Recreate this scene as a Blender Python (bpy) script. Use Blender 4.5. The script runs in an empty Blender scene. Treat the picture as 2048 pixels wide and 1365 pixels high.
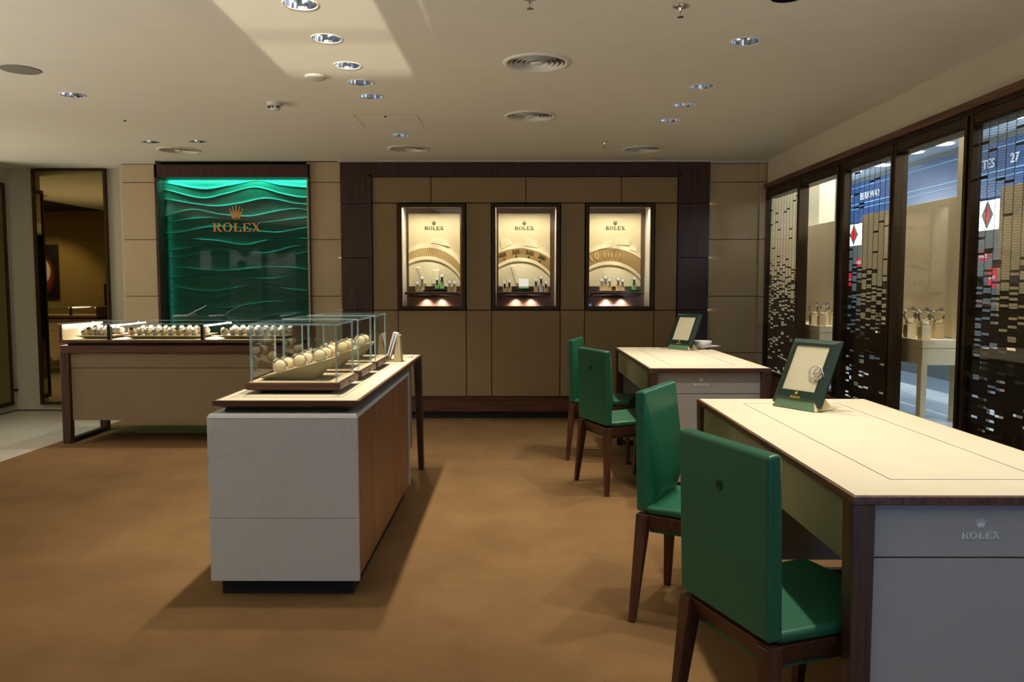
import bpy, bmesh, math, random
from mathutils import Matrix, Vector
random.seed(7)
PI = math.pi
D2 = bpy.data
col = bpy.context.scene.collection
sc = bpy.context.scene

# ------------------------------------------------------------------ camera, world, exposure
H = 2.455          # ceiling height
WX = 2.376         # room side of the window wall
cam_d = D2.cameras.new('camera'); cam = D2.objects.new('camera', cam_d); col.objects.link(cam)
cam_d.sensor_width = 36; cam_d.lens = 1569 / 2048 * 36; cam_d.clip_start = .05; cam_d.clip_end = 100
cam.location = (0, 0, 1.28)
cam.rotation_euler = (PI / 2 - math.atan2(111.5, 1569), 0, math.atan2(7, 1569))
sc.camera = cam
sc.view_settings.view_transform = 'Standard'; sc.view_settings.look = 'None'
sc.view_settings.gamma = 1; sc.view_settings.use_curve_mapping = False
sc.view_settings.exposure = 0.0
w = D2.worlds.new('world'); sc.world = w; w.use_nodes = True
w.node_tree.nodes['Background'].inputs[0].default_value = (.5, .62, .8, 1)
w.node_tree.nodes['Background'].inputs[1].default_value = .03
sc.cycles.max_bounces = 10; sc.cycles.diffuse_bounces = 4; sc.cycles.glossy_bounces = 6
sc.cycles.transparent_max_bounces = 24; sc.cycles.caustics_reflective = False; sc.cycles.caustics_refractive = False
sc.cycles.use_denoising = True
sc.cycles.sample_clamp_indirect = 4

WARM = (1, .88, .72); COOL = (.55, .74, 1); LEDC = (.97, .93, 1)

def aim(o, d):
    o.rotation_euler = Vector(d).to_track_quat('-Z', 'Y').to_euler()

def area(name, loc, d, sx, sy, e, c, spread=180):
    l = D2.lights.new(name, 'AREA'); l.shape = 'RECTANGLE'; l.size = sx; l.size_y = sy; l.energy = e; l.color = c
    l.spread = math.radians(spread)
    o = D2.objects.new(name, l); col.objects.link(o); o.location = loc; aim(o, d); return o

def spot(name, loc, d, ang, e, c, r=.03, blend=.6):
    l = D2.lights.new(name, 'SPOT'); l.spot_size = math.radians(ang); l.energy = e; l.color = c
    l.shadow_soft_size = r; l.spot_blend = blend
    o = D2.objects.new(name, l); col.objects.link(o); o.location = loc; aim(o, d); return o

def point(name, loc, e, c, r=.1):
    l = D2.lights.new(name, 'POINT'); l.energy = e; l.color = c; l.shadow_soft_size = r
    o = D2.objects.new(name, l); col.objects.link(o); o.location = loc; return o

DL = 78            # ceiling downlight power
# daylight through the shopfront behind the camera
area('shopfront_daylight', (1.75, -2.45, .52), (-.22, 1, .12), 1.0, .7, 22, (.18, .45, 1))
# unseen fill lamps, added low and aimed up to brighten the ceiling
area('floor_bounce', (.5, -2.2, .3), (0, .75, 1), 3.4, .6, 52, (.86, .93, 1), 84)
area('entrance_bounce', (-5.6, .8, .4), (.8, .5, 1), 4.0, .6, 105, (1, .96, .88), 74)
area('side_room_bounce', (-7.0, 5.6, .4), (1, .12, .75), 2.6, .6, 36, (1, .93, .80), 100)
# spot added behind the camera; cut by slats, it throws the ceiling patch
spot('street_reflection', (-.885, -16, .2), (-.025, 13.4, 1.70), 3.3, 48000, (1, .92, .74), .03, .05)
# mall lights beyond the window wall
for mx, my, me in ((4.2, 3.0, 110), (4.2, 7.5, 120), (4.2, 12.5, 120)):
    point('mall_light', (mx, my, 2.5), me, (.72, .86, 1), .25)

# ------------------------------------------------------------------ materials
def lin(c):
    return tuple((v / 255 / 12.92 if v / 255 <= .04045 else ((v / 255 + .055) / 1.055) ** 2.4) for v in c)

def newmat(name):
    m = D2.materials.new(name); m.use_nodes = True; nt = m.node_tree
    return m, nt, nt.nodes['Principled BSDF']

def mat(name, c, rough=.6, metal=0, spec=.5, emit=None, es=0, coat=0, bump=None, vary=None, sheen=0):
    """plain procedural material: a slight noise variation of colour and an optional noise bump"""
    m, nt, b = newmat(name)
    cc = lin(c)
    b.inputs['Base Color'].default_value = (*cc, 1)
    b.inputs['Roughness'].default_value = rough; b.inputs['Metallic'].default_value = metal
    b.inputs['Specular IOR Level'].default_value = spec
    b.inputs['Coat Weight'].default_value = coat; b.inputs['Coat Roughness'].default_value = .05
    if sheen: b.inputs['Sheen Weight'].default_value = sheen
    if emit: b.inputs['Emission Color'].default_value = (*lin(emit), 1); b.inputs['Emission Strength'].default_value = es
    tc = nt.nodes.new('ShaderNodeTexCoord')
    vs, va = vary or (6, .05)
    n = nt.nodes.new('ShaderNodeTexNoise'); n.inputs['Scale'].default_value = vs; n.inputs['Detail'].default_value = 3
    nt.links.new(tc.outputs['Object'], n.inputs['Vector'])
    mx = nt.nodes.new('ShaderNodeMix'); mx.data_type = 'RGBA'
    mx.inputs[6].default_value = (*[v * (1 - va) for v in cc], 1); mx.inputs[7].default_value = (*[min(1, v * (1 + va)) for v in cc], 1)
    nt.links.new(n.outputs['Fac'], mx.inputs[0]); nt.links.new(mx.outputs[2], b.inputs['Base Color'])
    if bump:
        n2 = nt.nodes.new('ShaderNodeTexNoise'); n2.inputs['Scale'].default_value = bump[0]; n2.inputs['Detail'].default_value = 4
        nt.links.new(tc.outputs['Object'], n2.inputs['Vector'])
        bp = nt.nodes.new('ShaderNodeBump'); bp.inputs['Strength'].default_value = bump[1]; bp.inputs['Distance'].default_value = .002
        nt.links.new(n2.outputs['Fac'], bp.inputs['Height']); nt.links.new(bp.outputs[0], b.inputs['Normal'])
    return m

def wood(name, c1, c2, rough=.42, axis='Z', sc_=1.0):
    m, nt, b = newmat(name)
    tc = nt.nodes.new('ShaderNodeTexCoord'); mp = nt.nodes.new('ShaderNodeMapping')
    s = {'X': (.7, 22, 22), 'Y': (22, .7, 22), 'Z': (22, 22, .7)}[axis]
    mp.inputs['Scale'].default_value = tuple(v * sc_ for v in s)
    n = nt.nodes.new('ShaderNodeTexNoise'); n.inputs['Scale'].default_value = 3; n.inputs['Detail'].default_value = 6; n.inputs['Distortion'].default_value = .4
    r = nt.nodes.new('ShaderNodeValToRGB')
    r.color_ramp.elements[0].position = .36; r.color_ramp.elements[0].color = (*lin(c1), 1)
    r.color_ramp.elements[1].position = .64; r.color_ramp.elements[1].color = (*lin(c2), 1)
    nt.links.new(tc.outputs['Object'], mp.inputs[0]); nt.links.new(mp.outputs[0], n.inputs['Vector'])
    nt.links.new(n.outputs['Fac'], r.inputs[0]); nt.links.new(r.outputs[0], b.inputs['Base Color'])
    b.inputs['Roughness'].default_value = rough
    return m

def glassmat(name, tint=(.985, .995, .99), ior=1.5, rough=0.0, boost=1.0):
    m, nt, b = newmat(name); nt.nodes.remove(b)
    out = nt.nodes['Material Output']
    t = nt.nodes.new('ShaderNodeBsdfTransparent'); t.inputs[0].default_value = (*tint, 1)
    g = nt.nodes.new('ShaderNodeBsdfGlossy'); g.inputs['Roughness'].default_value = rough
    f = nt.nodes.new('ShaderNodeFresnel'); f.inputs[0].default_value = ior
    k = nt.nodes.new('ShaderNodeMath'); k.operation = 'MULTIPLY'; k.inputs[1].default_value = boost; k.use_clamp = True
    mx = nt.nodes.new('ShaderNodeMixShader')
    geo = nt.nodes.new('ShaderNodeNewGeometry'); inv = nt.nodes.new('ShaderNodeMath'); inv.operation = 'SUBTRACT'; inv.inputs[0].default_value = 1
    k2 = nt.nodes.new('ShaderNodeMath'); k2.operation = 'MULTIPLY'
    nt.links.new(geo.outputs['Backfacing'], inv.inputs[1]); nt.links.new(f.outputs[0], k.inputs[0])
    nt.links.new(k.outputs[0], k2.inputs[0]); nt.links.new(inv.outputs[0], k2.inputs[1]); nt.links.new(k2.outputs[0], mx.inputs[0])
    nt.links.new(t.outputs[0], mx.inputs[1]); nt.links.new(g.outputs[0], mx.inputs[2]); nt.links.new(mx.outputs[0], out.inputs[0])
    return m

def marble(name, c, vein, scale=2.2):
    m, nt, b = newmat(name)
    tc = nt.nodes.new('ShaderNodeTexCoord')
    n = nt.nodes.new('ShaderNodeTexNoise'); n.inputs['Scale'].default_value = scale; n.inputs['Detail'].default_value = 8; n.inputs['Distortion'].default_value = 1.2
    a = nt.nodes.new('ShaderNodeMath'); a.operation = 'SUBTRACT'; a.inputs[1].default_value = .5
    ab = nt.nodes.new('ShaderNodeMath'); ab.operation = 'ABSOLUTE'
    r = nt.nodes.new('ShaderNodeValToRGB')
    r.color_ramp.elements[0].position = 0; r.color_ramp.elements[0].color = (*lin(vein), 1)
    r.color_ramp.elements[1].position = .008; r.color_ramp.elements[1].color = (*lin(c), 1)
    nt.links.new(tc.outputs['Object'], n.inputs['Vector']); nt.links.new(n.outputs['Fac'], a.inputs[0]); nt.links.new(a.outputs[0], ab.inputs[0])
    nt.links.new(ab.outputs[0], r.inputs[0]); nt.links.new(r.outputs[0], b.inputs['Base Color'])
    b.inputs['Roughness'].default_value = .38
    return m

M = {}
M['ceiling'] = mat('ceiling_paint', (218, 212, 194), .9, spec=.2)
M['wall'] = mat('wall_paint', (198, 190, 168), .85, spec=.2)
M['tan'] = mat('tan_wallcovering', (168, 148, 98), .85, spec=.2)
M['walnut'] = wood('walnut', (54, 34, 25), (84, 54, 39))
M['walnutX'] = wood('walnut_grain_along_x', (68, 42, 29), (106, 68, 47), axis='X')
M['walnutY'] = wood('walnut_grain_along_y', (68, 42, 29), (106, 68, 47), axis='Y')
M['walnutW'] = wood('dark_walnut_wall', (46, 25, 18), (78, 44, 32), .45)
M['oak'] = wood('walnut_veneer_doors', (116, 76, 43), (148, 100, 60), .45)
M['chairwood'] = wood('chair_walnut', (58, 32, 20), (86, 50, 32), .4)
M['taupe'] = mat('taupe_leather_wall_panel', (150, 128, 94), .7, bump=(260, .25), spec=.3)
M['counter_panel'] = mat('taupe_counter_panel', (140, 122, 98), .65, bump=(260, .2), spec=.3)
M['desk_panel'] = mat('grey_beige_desk_panel', (168, 166, 164), .5, bump=(260, .2), spec=.4)
M['apron'] = mat('olive_beige_drawer', (150, 142, 112), .6, spec=.3)
M['cream'] = mat('cream_leather_top', (204, 195, 170), .55, bump=(300, .2), spec=.3)
M['limestone'] = mat('beige_limestone', (196, 176, 142), .8, bump=(120, .3), vary=(18, .06), spec=.25)
M['joint'] = mat('dark_joint', (60, 44, 30), .9)
M['stone'] = marble('cream_marble', (196, 196, 194), (189, 188, 183))
M['stonefloor'] = marble('grey_limestone_floor', (186, 180, 166), (172, 165, 150), 1.2)
M['black'] = mat('black_recess', (20, 16, 14), .7)
M['bronze'] = mat('dark_bronze', (74, 56, 36), .38, .85)
M['bronze2'] = mat('dark_bronze_window_frame', (46, 36, 28), .42, .6)
M['gold'] = mat('brushed_gold', (226, 168, 92), .45, .25)
M['goldflat'] = mat('gold_print', (214, 186, 60), .4, .4)
M['bronzetext'] = mat('bronze_letters', (96, 76, 40), .4, .5)
M['chrome'] = mat('polished_steel', (214, 212, 210), .16, 1)
M['whiteplastic'] = mat('white_plastic', (206, 202, 190), .55)
M['paper'] = mat('white_paper', (226, 226, 230), .7)
M['green'] = mat('green_chair_leather', (30, 92, 66), .38, spec=.45, bump=(200, .15))
M['darkgreen'] = mat('dark_green_lacquer', (10, 37, 29), .28, spec=.5)
M['basegreen'] = mat('sage_green_base', (84, 114, 86), .5)
M['traygreen'] = mat('bright_green_tray', (10, 150, 84), .4)
M['wave'] = mat('emerald_wave_relief', (2, 72, 54), .38, spec=.5, vary=(1.5, .08))
M['creamcloth'] = mat('cream_suede', (232, 214, 172), .8, bump=(300, .2))
M['traycloth'] = mat('taupe_tray', (176, 162, 130), .7)
M['board'] = mat('cream_art_board', (224, 208, 164), .6, spec=.3)
M['board2'] = mat('pale_cream_relief', (234, 220, 180), .6, spec=.3)
M['ring'] = mat('tan_relief_band', (158, 128, 78), .5, spec=.3)
M['ring2'] = mat('light_tan_relief', (206, 176, 116), .5)
M['niche'] = mat('brown_mirror_back', (128, 102, 88), .3, .3)
M['lining'] = mat('cream_niche_lining', (240, 230, 206), .7)
M['mirror'] = mat('bronze_tinted_mirror', (150, 134, 94), .02, 1, vary=(1, .0))
M['dial'] = mat('pale_watch_dial', (236, 232, 224), .3)
M['darkdial'] = mat('dark_watch_dial', (24, 24, 26), .25)
M['led'] = mat('led_strip', (255, 250, 255), .5, emit=(255, 244, 255), es=9)
M['ledgreen'] = mat('green_led_strip', (180, 255, 220), .5, emit=(60, 255, 190), es=3)
M['tile'] = mat('dark_metal_tile', (40, 30, 24), .45, .4)
M['wire'] = mat('dark_steel_link', (66, 60, 54), .35, .7)
M['glass'] = glassmat('clear_glass')
M['glasswin'] = glassmat('window_glass', (.95, .96, .95), 1.5, 0, 1.3)
M['glassgreen'] = glassmat('smoked_green_glass', (.82, .93, .90), 1.5, 0, .6)
M['glassedge'] = mat('pale_teal_glass_edge', (172, 204, 208), .2, spec=.8)
M['glassedge'].node_tree.nodes['Principled BSDF'].inputs['Alpha'].default_value = .72
M['fascia'] = mat('blue_shop_fascia', (56, 84, 128), .4)
M['fascialine'] = mat('pale_blue_line', (150, 200, 235), .4)
M['signwhite'] = mat('white_sign_letters', (230, 232, 236), .5)
M['red'] = mat('red_sale_poster', (215, 30, 42), .5, emit=(215, 30, 42), es=.25)
M['mallfloor'] = mat('pale_mall_floor', (186, 200, 214), .25)
M['mallwall'] = mat('mall_shop_interior', (120, 122, 116), .6)
M['mallwhite'] = mat('white_mall_ceiling', (226, 232, 236), .8)
M['display'] = mat('cream_display_board', (226, 210, 174), .7)
M['lampdisc'] = mat('lit_lamp_disc', (255, 252, 244), .5, emit=(255, 252, 240), es=5)
M['silver'] = mat('satin_silver_letters', (238, 242, 244), .35, .0)  # chrome letters; their bright reflection is put into a plain white
M['palegreen'] = mat('pale_green_stand', (190, 206, 150), .6)
M['insert'] = mat('greige_insert', (176, 170, 146), .8)
M['rearlit'] = mat('pale_cabinet_back', (226, 226, 222), .7)
M['orange'] = mat('orange_picture', (196, 96, 30), .6)
M['speaker'] = mat('grey_speaker_mesh', (120, 116, 106), .8)
M['alu'] = mat('faceted_reflector', (226, 232, 244), .14, 1)

# carpet
def carpet():
    m, nt, b = newmat('brown_carpet')
    tc = nt.nodes.new('ShaderNodeTexCoord')
    n = nt.nodes.new('ShaderNodeTexNoise'); n.inputs['Scale'].default_value = 2.2; n.inputs['Detail'].default_value = 5; n.inputs['Roughness'].default_value = .65
    n2 = nt.nodes.new('ShaderNodeTexNoise'); n2.inputs['Scale'].default_value = 240; n2.inputs['Detail'].default_value = 2
    ad = nt.nodes.new('ShaderNodeMath'); ad.operation = 'MULTIPLY_ADD'; ad.inputs[1].default_value = .35
    r = nt.nodes.new('ShaderNodeValToRGB')
    r.color_ramp.elements[0].position = .50; r.color_ramp.elements[0].color = (*lin((106, 81, 52)), 1)
    r.color_ramp.elements[1].position = .85; r.color_ramp.elements[1].color = (*lin((121, 94, 62)), 1)
    nt.links.new(tc.outputs['Object'], n.inputs['Vector']); nt.links.new(tc.outputs['Object'], n2.inputs['Vector'])
    nt.links.new(n2.outputs['Fac'], ad.inputs[0]); nt.links.new(n.outputs['Fac'], ad.inputs[2]); nt.links.new(ad.outputs[0], r.inputs[0])
    nt.links.new(r.outputs[0], b.inputs['Base Color'])
    bp = nt.nodes.new('ShaderNodeBump'); bp.inputs['Strength'].default_value = .5; bp.inputs['Distance'].default_value = .004
    nt.links.new(n2.outputs['Fac'], bp.inputs['Height']); nt.links.new(bp.outputs[0], b.inputs['Normal'])
    b.inputs['Roughness'].default_value = .95; b.inputs['Specular IOR Level'].default_value = .1
    return m
M['carpet'] = carpet()

# poster: blurred orange glow on black, procedural
def postermat():
    m, nt, b = newmat('poster_print')
    tc = nt.nodes.new('ShaderNodeTexCoord'); g = nt.nodes.new('ShaderNodeTexGradient'); g.gradient_type = 'SPHERICAL'
    mp = nt.nodes.new('ShaderNodeMapping'); mp.inputs['Scale'].default_value = (4.4, 4.4, 2.9)
    r = nt.nodes.new('ShaderNodeValToRGB'); r.color_ramp.elements[0].color = (*lin((14, 10, 10)), 1); r.color_ramp.elements[1].color = (*lin((220, 96, 30)), 1)
    nt.links.new(tc.outputs['Object'], mp.inputs[0]); nt.links.new(mp.outputs[0], g.inputs[0]); nt.links.new(g.outputs['Fac'], r.inputs[0]); nt.links.new(r.outputs[0], b.inputs['Base Color'])
    return m
M['poster'] = postermat()

# ------------------------------------------------------------------ mesh helpers
class MB:
    def __init__(s): s.v = []; s.f = []; s.mi = []; s.X = Matrix.Identity(4)
    def add(s, vs, fs, mi=0):
        n = len(s.v); s.v += [tuple(s.X @ Vector(v)) for v in vs]; s.f += [tuple(n + i for i in f) for f in fs]; s.mi += [mi] * len(fs); return s
    def box(s, x0, x1, y0, y1, z0, z1, mi=0):
        return s.hexa([(x0, y0, z0), (x1, y0, z0), (x1, y1, z0), (x0, y1, z0), (x0, y0, z1), (x1, y0, z1), (x1, y1, z1), (x0, y1, z1)], mi)
    def hexa(s, p, mi=0):
        return s.add(p, [(0, 3, 2, 1), (4, 5, 6, 7), (0, 1, 5, 4), (1, 2, 6, 5), (2, 3, 7, 6), (3, 0, 4, 7)], mi)
    def prism(s, poly, a, b, ax='y', mi=0):
        """poly in the plane across ax, pushed from a to b along ax; ax y: poly=(x,z); ax x: poly=(y,z); ax z: poly=(x,y)"""
        f = {'y': lambda p, t: (p[0], t, p[1]), 'x': lambda p, t: (t, p[0], p[1]), 'z': lambda p, t: (p[0], p[1], t)}[ax]
        n = len(poly)
        return s.add([f(p, a) for p in poly] + [f(p, b) for p in poly],
                     [tuple(range(n - 1, -1, -1)), tuple(range(n, 2 * n))] + [(i, (i + 1) % n, n + (i + 1) % n, n + i) for i in range(n)], mi)
    def lathe(s, prof, n=24, c=(0, 0, 0), ax='z', mi=0, close=True):
        """prof: (radius, height) pairs"""
        vs = []
        for r, h in prof:
            for k in range(n):
                a = 2 * PI * k / n; q = (r * math.cos(a), r * math.sin(a), h)
                if ax == 'y': q = (q[0], q[2], q[1])
                if ax == 'x': q = (q[2], q[0], q[1])
                vs.append((c[0] + q[0], c[1] + q[1], c[2] + q[2]))
        fs = [(i * n + k, i * n + (k + 1) % n, (i + 1) * n + (k + 1) % n, (i + 1) * n + k) for i in range(len(prof) - 1) for k in range(n)]
        if close: fs += [tuple(range(n - 1, -1, -1)), tuple((len(prof) - 1) * n + k for k in range(n))]
        return s.add(vs, fs, mi)
    def tube(s, pts, r, n=8, mi=0, loop=False):
        P = [Vector(p) for p in pts]; vs = []; m = len(P)
        for i, p in enumerate(P):
            t = (P[(i + 1) % m] - P[i - 1]) if loop else (P[min(i + 1, m - 1)] - P[max(i - 1, 0)])
            t.normalize(); a = t.orthogonal().normalized() if abs(t.z) > .95 else t.cross(Vector((0, 0, 1))).normalized(); b = t.cross(a)
            rr = r[i] if isinstance(r, (list, tuple)) else r
            for k in range(n):
                q = p + (a * math.cos(2 * PI * k / n) + b * math.sin(2 * PI * k / n)) * rr; vs.append(tuple(q))
        e = m if loop else m - 1
        fs = [(i * n + k, i * n + (k + 1) % n, ((i + 1) % m) * n + (k + 1) % n, ((i + 1) % m) * n + k) for i in range(e) for k in range(n)]
        if not loop: fs += [tuple(range(n - 1, -1, -1)), tuple((m - 1) * n + k for k in range(n))]
        return s.add(vs, fs, mi)
    def pane(s, x0, x1, y0, y1, z0, z1):
        """glass box: the two widest faces are glass (slot 0), the narrow ones are edge (slot 1)"""
        d = [x1 - x0, y1 - y0, z1 - z0]; k = d.index(min(d)); s.box(x0, x1, y0, y1, z0, z1)
        faces = ['z', 'z', 'y', 'x', 'y', 'x']
        for i in range(6): s.mi[len(s.mi) - 6 + i] = 0 if faces[i] == 'xyz'[k] else 1
        return s

def mesh(name, mb, mats, off=(0, 0, 0), smooth=False):
    me = D2.meshes.new(name)
    me.from_pydata([(v[0] - off[0], v[1] - off[1], v[2] - off[2]) for v in mb.v], [], mb.f)
    for m in (mats if isinstance(mats, (list, tuple)) else [mats]): me.materials.append(M[m])
    me.polygons.foreach_set('material_index', mb.mi)
    if smooth: me.polygons.foreach_set('use_smooth', [True] * len(me.polygons))
    bm = bmesh.new(); bm.from_mesh(me); bmesh.ops.recalc_face_normals(bm, faces=bm.faces); bm.to_mesh(me); bm.free()
    return me

def obj(name, mb, mats, parent=None, bevel=0, smooth=False, seg=2, loc=None, label=None):
    """one mesh object; verts are world coordinates (the parent's own place is subtracted)"""
    off = Vector((0, 0, 0))
    if parent is not None:
        off = parent['_o'] if '_o' in parent else (0, 0, 0)
        off = Vector(off)
    elif loc is not None: off = Vector(loc)
    me = mesh(name, mb, mats, off, smooth)
    o = D2.objects.new(name, me); col.objects.link(o)
    if parent is not None:
        o.parent = parent; o['_o'] = tuple(off)
    else: o.location = off; o['_o'] = tuple(off)
    if bevel:
        b = o.modifiers.new('bevel', 'BEVEL'); b.width = bevel; b.segments = seg; b.limit_method = 'ANGLE'; b.angle_limit = math.radians(35)
        me.polygons.foreach_set('use_smooth', [True] * len(me.polygons))
        wn = o.modifiers.new('normals', 'WEIGHTED_NORMAL')
    if label: o['label'] = label
    return o

def tag(o, label, cat, group=None, kind=None):
    o['label'] = label; o['category'] = cat
    if group: o['group'] = group
    if kind: o['kind'] = kind
    return o

def thing(name, label, cat, loc=(0, 0, 0), group=None, rz=0):
    o = D2.objects.new(name, None); col.objects.link(o); o.empty_display_size = .05
    o.location = loc; o.rotation_euler = (0, 0, rz); o['_o'] = tuple(loc)
    return tag(o, label, cat, group)

def struct(name, mb=None, mats=None, label=None, **k):
    if mb is None:
        o = D2.objects.new(name, None); col.objects.link(o); o['_o'] = (0, 0, 0)
    else: o = obj(name, mb, mats, **k)
    o['kind'] = 'structure'
    if label: o['label'] = label; o['category'] = name.split('_')[0]
    return o

def kids(o): return [c for c in D2.objects if c.parent == o]
KID = {}
def dup(root, loc, rz=0, label=None, scale=1.0):
    """copy of a thing, its parts and their sub-parts"""
    r = root.copy(); col.objects.link(r); r.location = loc
    if isinstance(rz, (tuple, list)): r.rotation_euler = rz
    else: r.rotation_euler = (0, 0, rz)
    if scale != 1.0: r.scale = (scale,) * 3
    if label: r['label'] = label
    if root.name not in KID: KID[root.name] = [(c, kids(c)) for c in kids(root)]
    for c, gs in KID[root.name]:
        d = c.copy(); col.objects.link(d); d.parent = r
        for g in gs:
            h = g.copy(); col.objects.link(h); h.parent = d
    return r

class Proto:
    """first placement moves the prototype itself, later ones copy it"""
    def __init__(s, root): s.root = root; s.used = False
    def put(s, loc, rz=0, label=None, scale=1.0, group=None):
        if not s.used:
            s.used = True; r = s.root
            if r.name not in KID: KID[r.name] = [(c, kids(c)) for c in kids(r)]
            r.location = loc; r.rotation_euler = rz if isinstance(rz, (tuple, list)) else (0, 0, rz); r.scale = (scale,) * 3
            if label: r['label'] = label
        else:
            r = dup(s.root, loc, rz, label, scale); r.scale = (scale,) * 3
        if group: r['group'] = group
        return r

def text_mb(mb, s, size, depth, X, mi=0, bold=0):
    """built-in font text as mesh, centred, in the xy plane of X"""
    cu = D2.curves.new('t', 'FONT'); cu.body = s; cu.size = size; cu.extrude = depth / 2; cu.align_x = 'CENTER'; cu.align_y = 'CENTER'; cu.offset = bold; cu.resolution_u = 3
    o = D2.objects.new('t', cu); col.objects.link(o)
    dg = bpy.context.evaluated_depsgraph_get(); me = D2.meshes.new_from_object(o.evaluated_get(dg))
    old = mb.X; mb.X = X
    mb.add([tuple(v.co) for v in me.vertices], [tuple(p.vertices) for p in me.polygons], mi)
    mb.X = old
    D2.objects.remove(o); D2.curves.remove(cu); D2.meshes.remove(me)

def ellipse_ring(mb, cx, cy, ro, ri, d, a0=0, a1=360, n=28, mi=0):
    """ring in the xy plane with outer/inner radii pairs, thickness d"""
    for k in range(n):
        a, b = math.radians(a0 + (a1 - a0) * k / n), math.radians(a0 + (a1 - a0) * (k + 1) / n)
        q = [(cx + ro[0] * math.cos(a), cy + ro[1] * math.sin(a)), (cx + ro[0] * math.cos(b), cy + ro[1] * math.sin(b)),
             (cx + ri[0] * math.cos(b), cy + ri[1] * math.sin(b)), (cx + ri[0] * math.cos(a), cy + ri[1] * math.sin(a))]
        mb.prism(q, 0, d, 'z', mi)

def rolex_word(h, d, X):
    """the five serif letters, letter height h, centred at the origin of X"""
    mb = MB(); mb.X = X @ Matrix.Diagonal((h, h, 1, 1)) @ Matrix.Translation((-2.75, -.5, 0))
    P = lambda *q: mb.prism(list(q), 0, d, 'z')
    R = lambda x0, x1, y0, y1: P((x0, y0), (x1, y0), (x1, y1), (x0, y1))
    # R
    R(.12, .34, 0, 1); R(0, .45, 0, .07); R(0, .5, .93, 1)
    ellipse_ring(mb, .5, .735, (.42, .265), (.20, .20), d, -90, 90, 14); R(.34, .5, .47, .535); R(.3, .52, .93, 1)
    P((.45, .5), (.68, .5), (1.0, .06), (.76, 0)); R(.72, 1.12, 0, .065)
    # O
    ellipse_ring(mb, 1.72, .5, (.52, .53), (.31, .46), d)
    # L
    o = 2.42; R(o + .1, o + .32, 0, 1); R(o, o + .44, .93, 1); R(o, o + .86, 0, .07); P((o + .66, .07), (o + .86, .07), (o + .86, .32), (o + .82, .32))
    # E
    o = 3.46; R(o + .1, o + .32, 0, 1); R(o, o + .88, .93, 1); R(o, o + .9, 0, .07); R(o + .3, o + .58, .47, .54); R(o + .56, o + .61, .36, .66)
    P((o + .68, .93), (o + .88, .93), (o + .88, .70), (o + .84, .70)); P((o + .7, .07), (o + .9, .07), (o + .9, .3), (o + .86, .3))
    # X
    o = 4.5; P((o + .08, .97), (o + .34, .97), (o + .98, .03), (o + .72, .03)); P((o + .78, .97), (o + .87, .97), (o + .25, .03), (o + .16, .03))
    R(o, o + .42, .93, 1); R(o + .66, o + .98, .93, 1); R(o + .04, o + .36, 0, .07); R(o + .62, o + 1.06, 0, .07)
    return mb

def crown(h, d, X):
    """five-point crown standing above the word; h is the letter height"""
    mb = MB(); mb.X = X @ Matrix.Diagonal((h, h, 1, 1)) @ Matrix.Translation((0, .95, 0))
    P = lambda *q: mb.prism(list(q), 0, d, 'z')
    tips = [(-.70, 1.08), (-.38, 1.34), (0, 1.45), (.38, 1.34), (.70, 1.08)]
    base = [-.42, -.2, 0, .2, .42]
    for (tx, ty), bx in zip(tips, base):
        P((bx - .13, .38), (bx + .13, .38), (tx + .025, ty), (tx - .025, ty))
        mb.lathe([(.085, 0), (.085, d)], 10, (tx, ty, 0))
    P((-.55, .42), (-.40, .02), (-.30, .14), (.30, .14), (.40, .02), (.55, .42))
    P((-.40, .02), (.40, .02), (.33, -.03), (-.33, -.03))
    return mb

def face(n, up, pos):
    """frame whose x runs along the writing, y up, z towards the reader (n)"""
    n = Vector(n).normalized(); up = Vector(up).normalized(); x = up.cross(n).normalized(); up = n.cross(x)
    return Matrix.Translation(pos) @ Matrix((x, up, n)).transposed().to_4x4()

# ------------------------------------------------------------------ room shell
XL = -9.0; YR = -2.6
struct('floor', MB().box(XL, WX + .2, YR - .2, 8.6, -.12, -.012), 'stonefloor')
o = obj('carpet', MB().box(-3.74, WX, YR, 7.5, -.012, 0), 'carpet'); tag(o, 'golden brown cut-pile carpet covering the shop floor', 'carpet')

VISDL = [(-.9, 3.37), (-.9, 3.83), (-.9, 4.29), (-.9, 4.645), (-.9, 4.985), (-.9, 6.24), (1.11, 3.885), (1.105, 4.745), (1.105, 5.22), (1.105, 5.70),
         (-2.74, 4.935), (-3.0, 6.525), (-2.6, 6.505)]
BACKDL = [(1.11, 3.3), (1.11, 2.65), (1.11, 2.0), (-2.9, 2.2), (-4.55, 6.3), (-6.2, 5.6), (-6.9, 6.0)]
VENT = [(.11, 4.24), (.10, 5.55), (-.92, 6.85), (1.10, 6.88), (-2.93, 6.91)]
def ceiling_sheet():
    cu = D2.curves.new('c', 'CURVE'); cu.dimensions = '2D'; cu.fill_mode = 'BOTH'
    def loop(p):
        s = cu.splines.new('POLY'); s.points.add(len(p) - 1)
        for i, q in enumerate(p): s.points[i].co = (q[0], q[1], 0, 1)
        s.use_cyclic_u = True
    loop([(XL, YR), (WX + .1, YR), (WX + .1, 8.4), (XL, 8.4)])
    for (x, y) in VISDL + BACKDL: loop([(x + .068 * math.cos(2 * PI * k / 40), y + .068 * math.sin(2 * PI * k / 40)) for k in range(40)])
    for (x, y) in VENT: loop([(x + .15 * math.cos(2 * PI * k / 48), y + .15 * math.sin(2 * PI * k / 48)) for k in range(48)])
    o = D2.objects.new('c', cu); col.objects.link(o)
    me = D2.meshes.new_from_object(o.evaluated_get(bpy.context.evaluated_depsgraph_get()))
    mb = MB(); mb.add([(v.co.x, v.co.y, H) for v in me.vertices], [tuple(p.vertices) for p in me.polygons])
    D2.objects.remove(o); D2.curves.remove(cu); D2.meshes.remove(me)
    return mb
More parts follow.
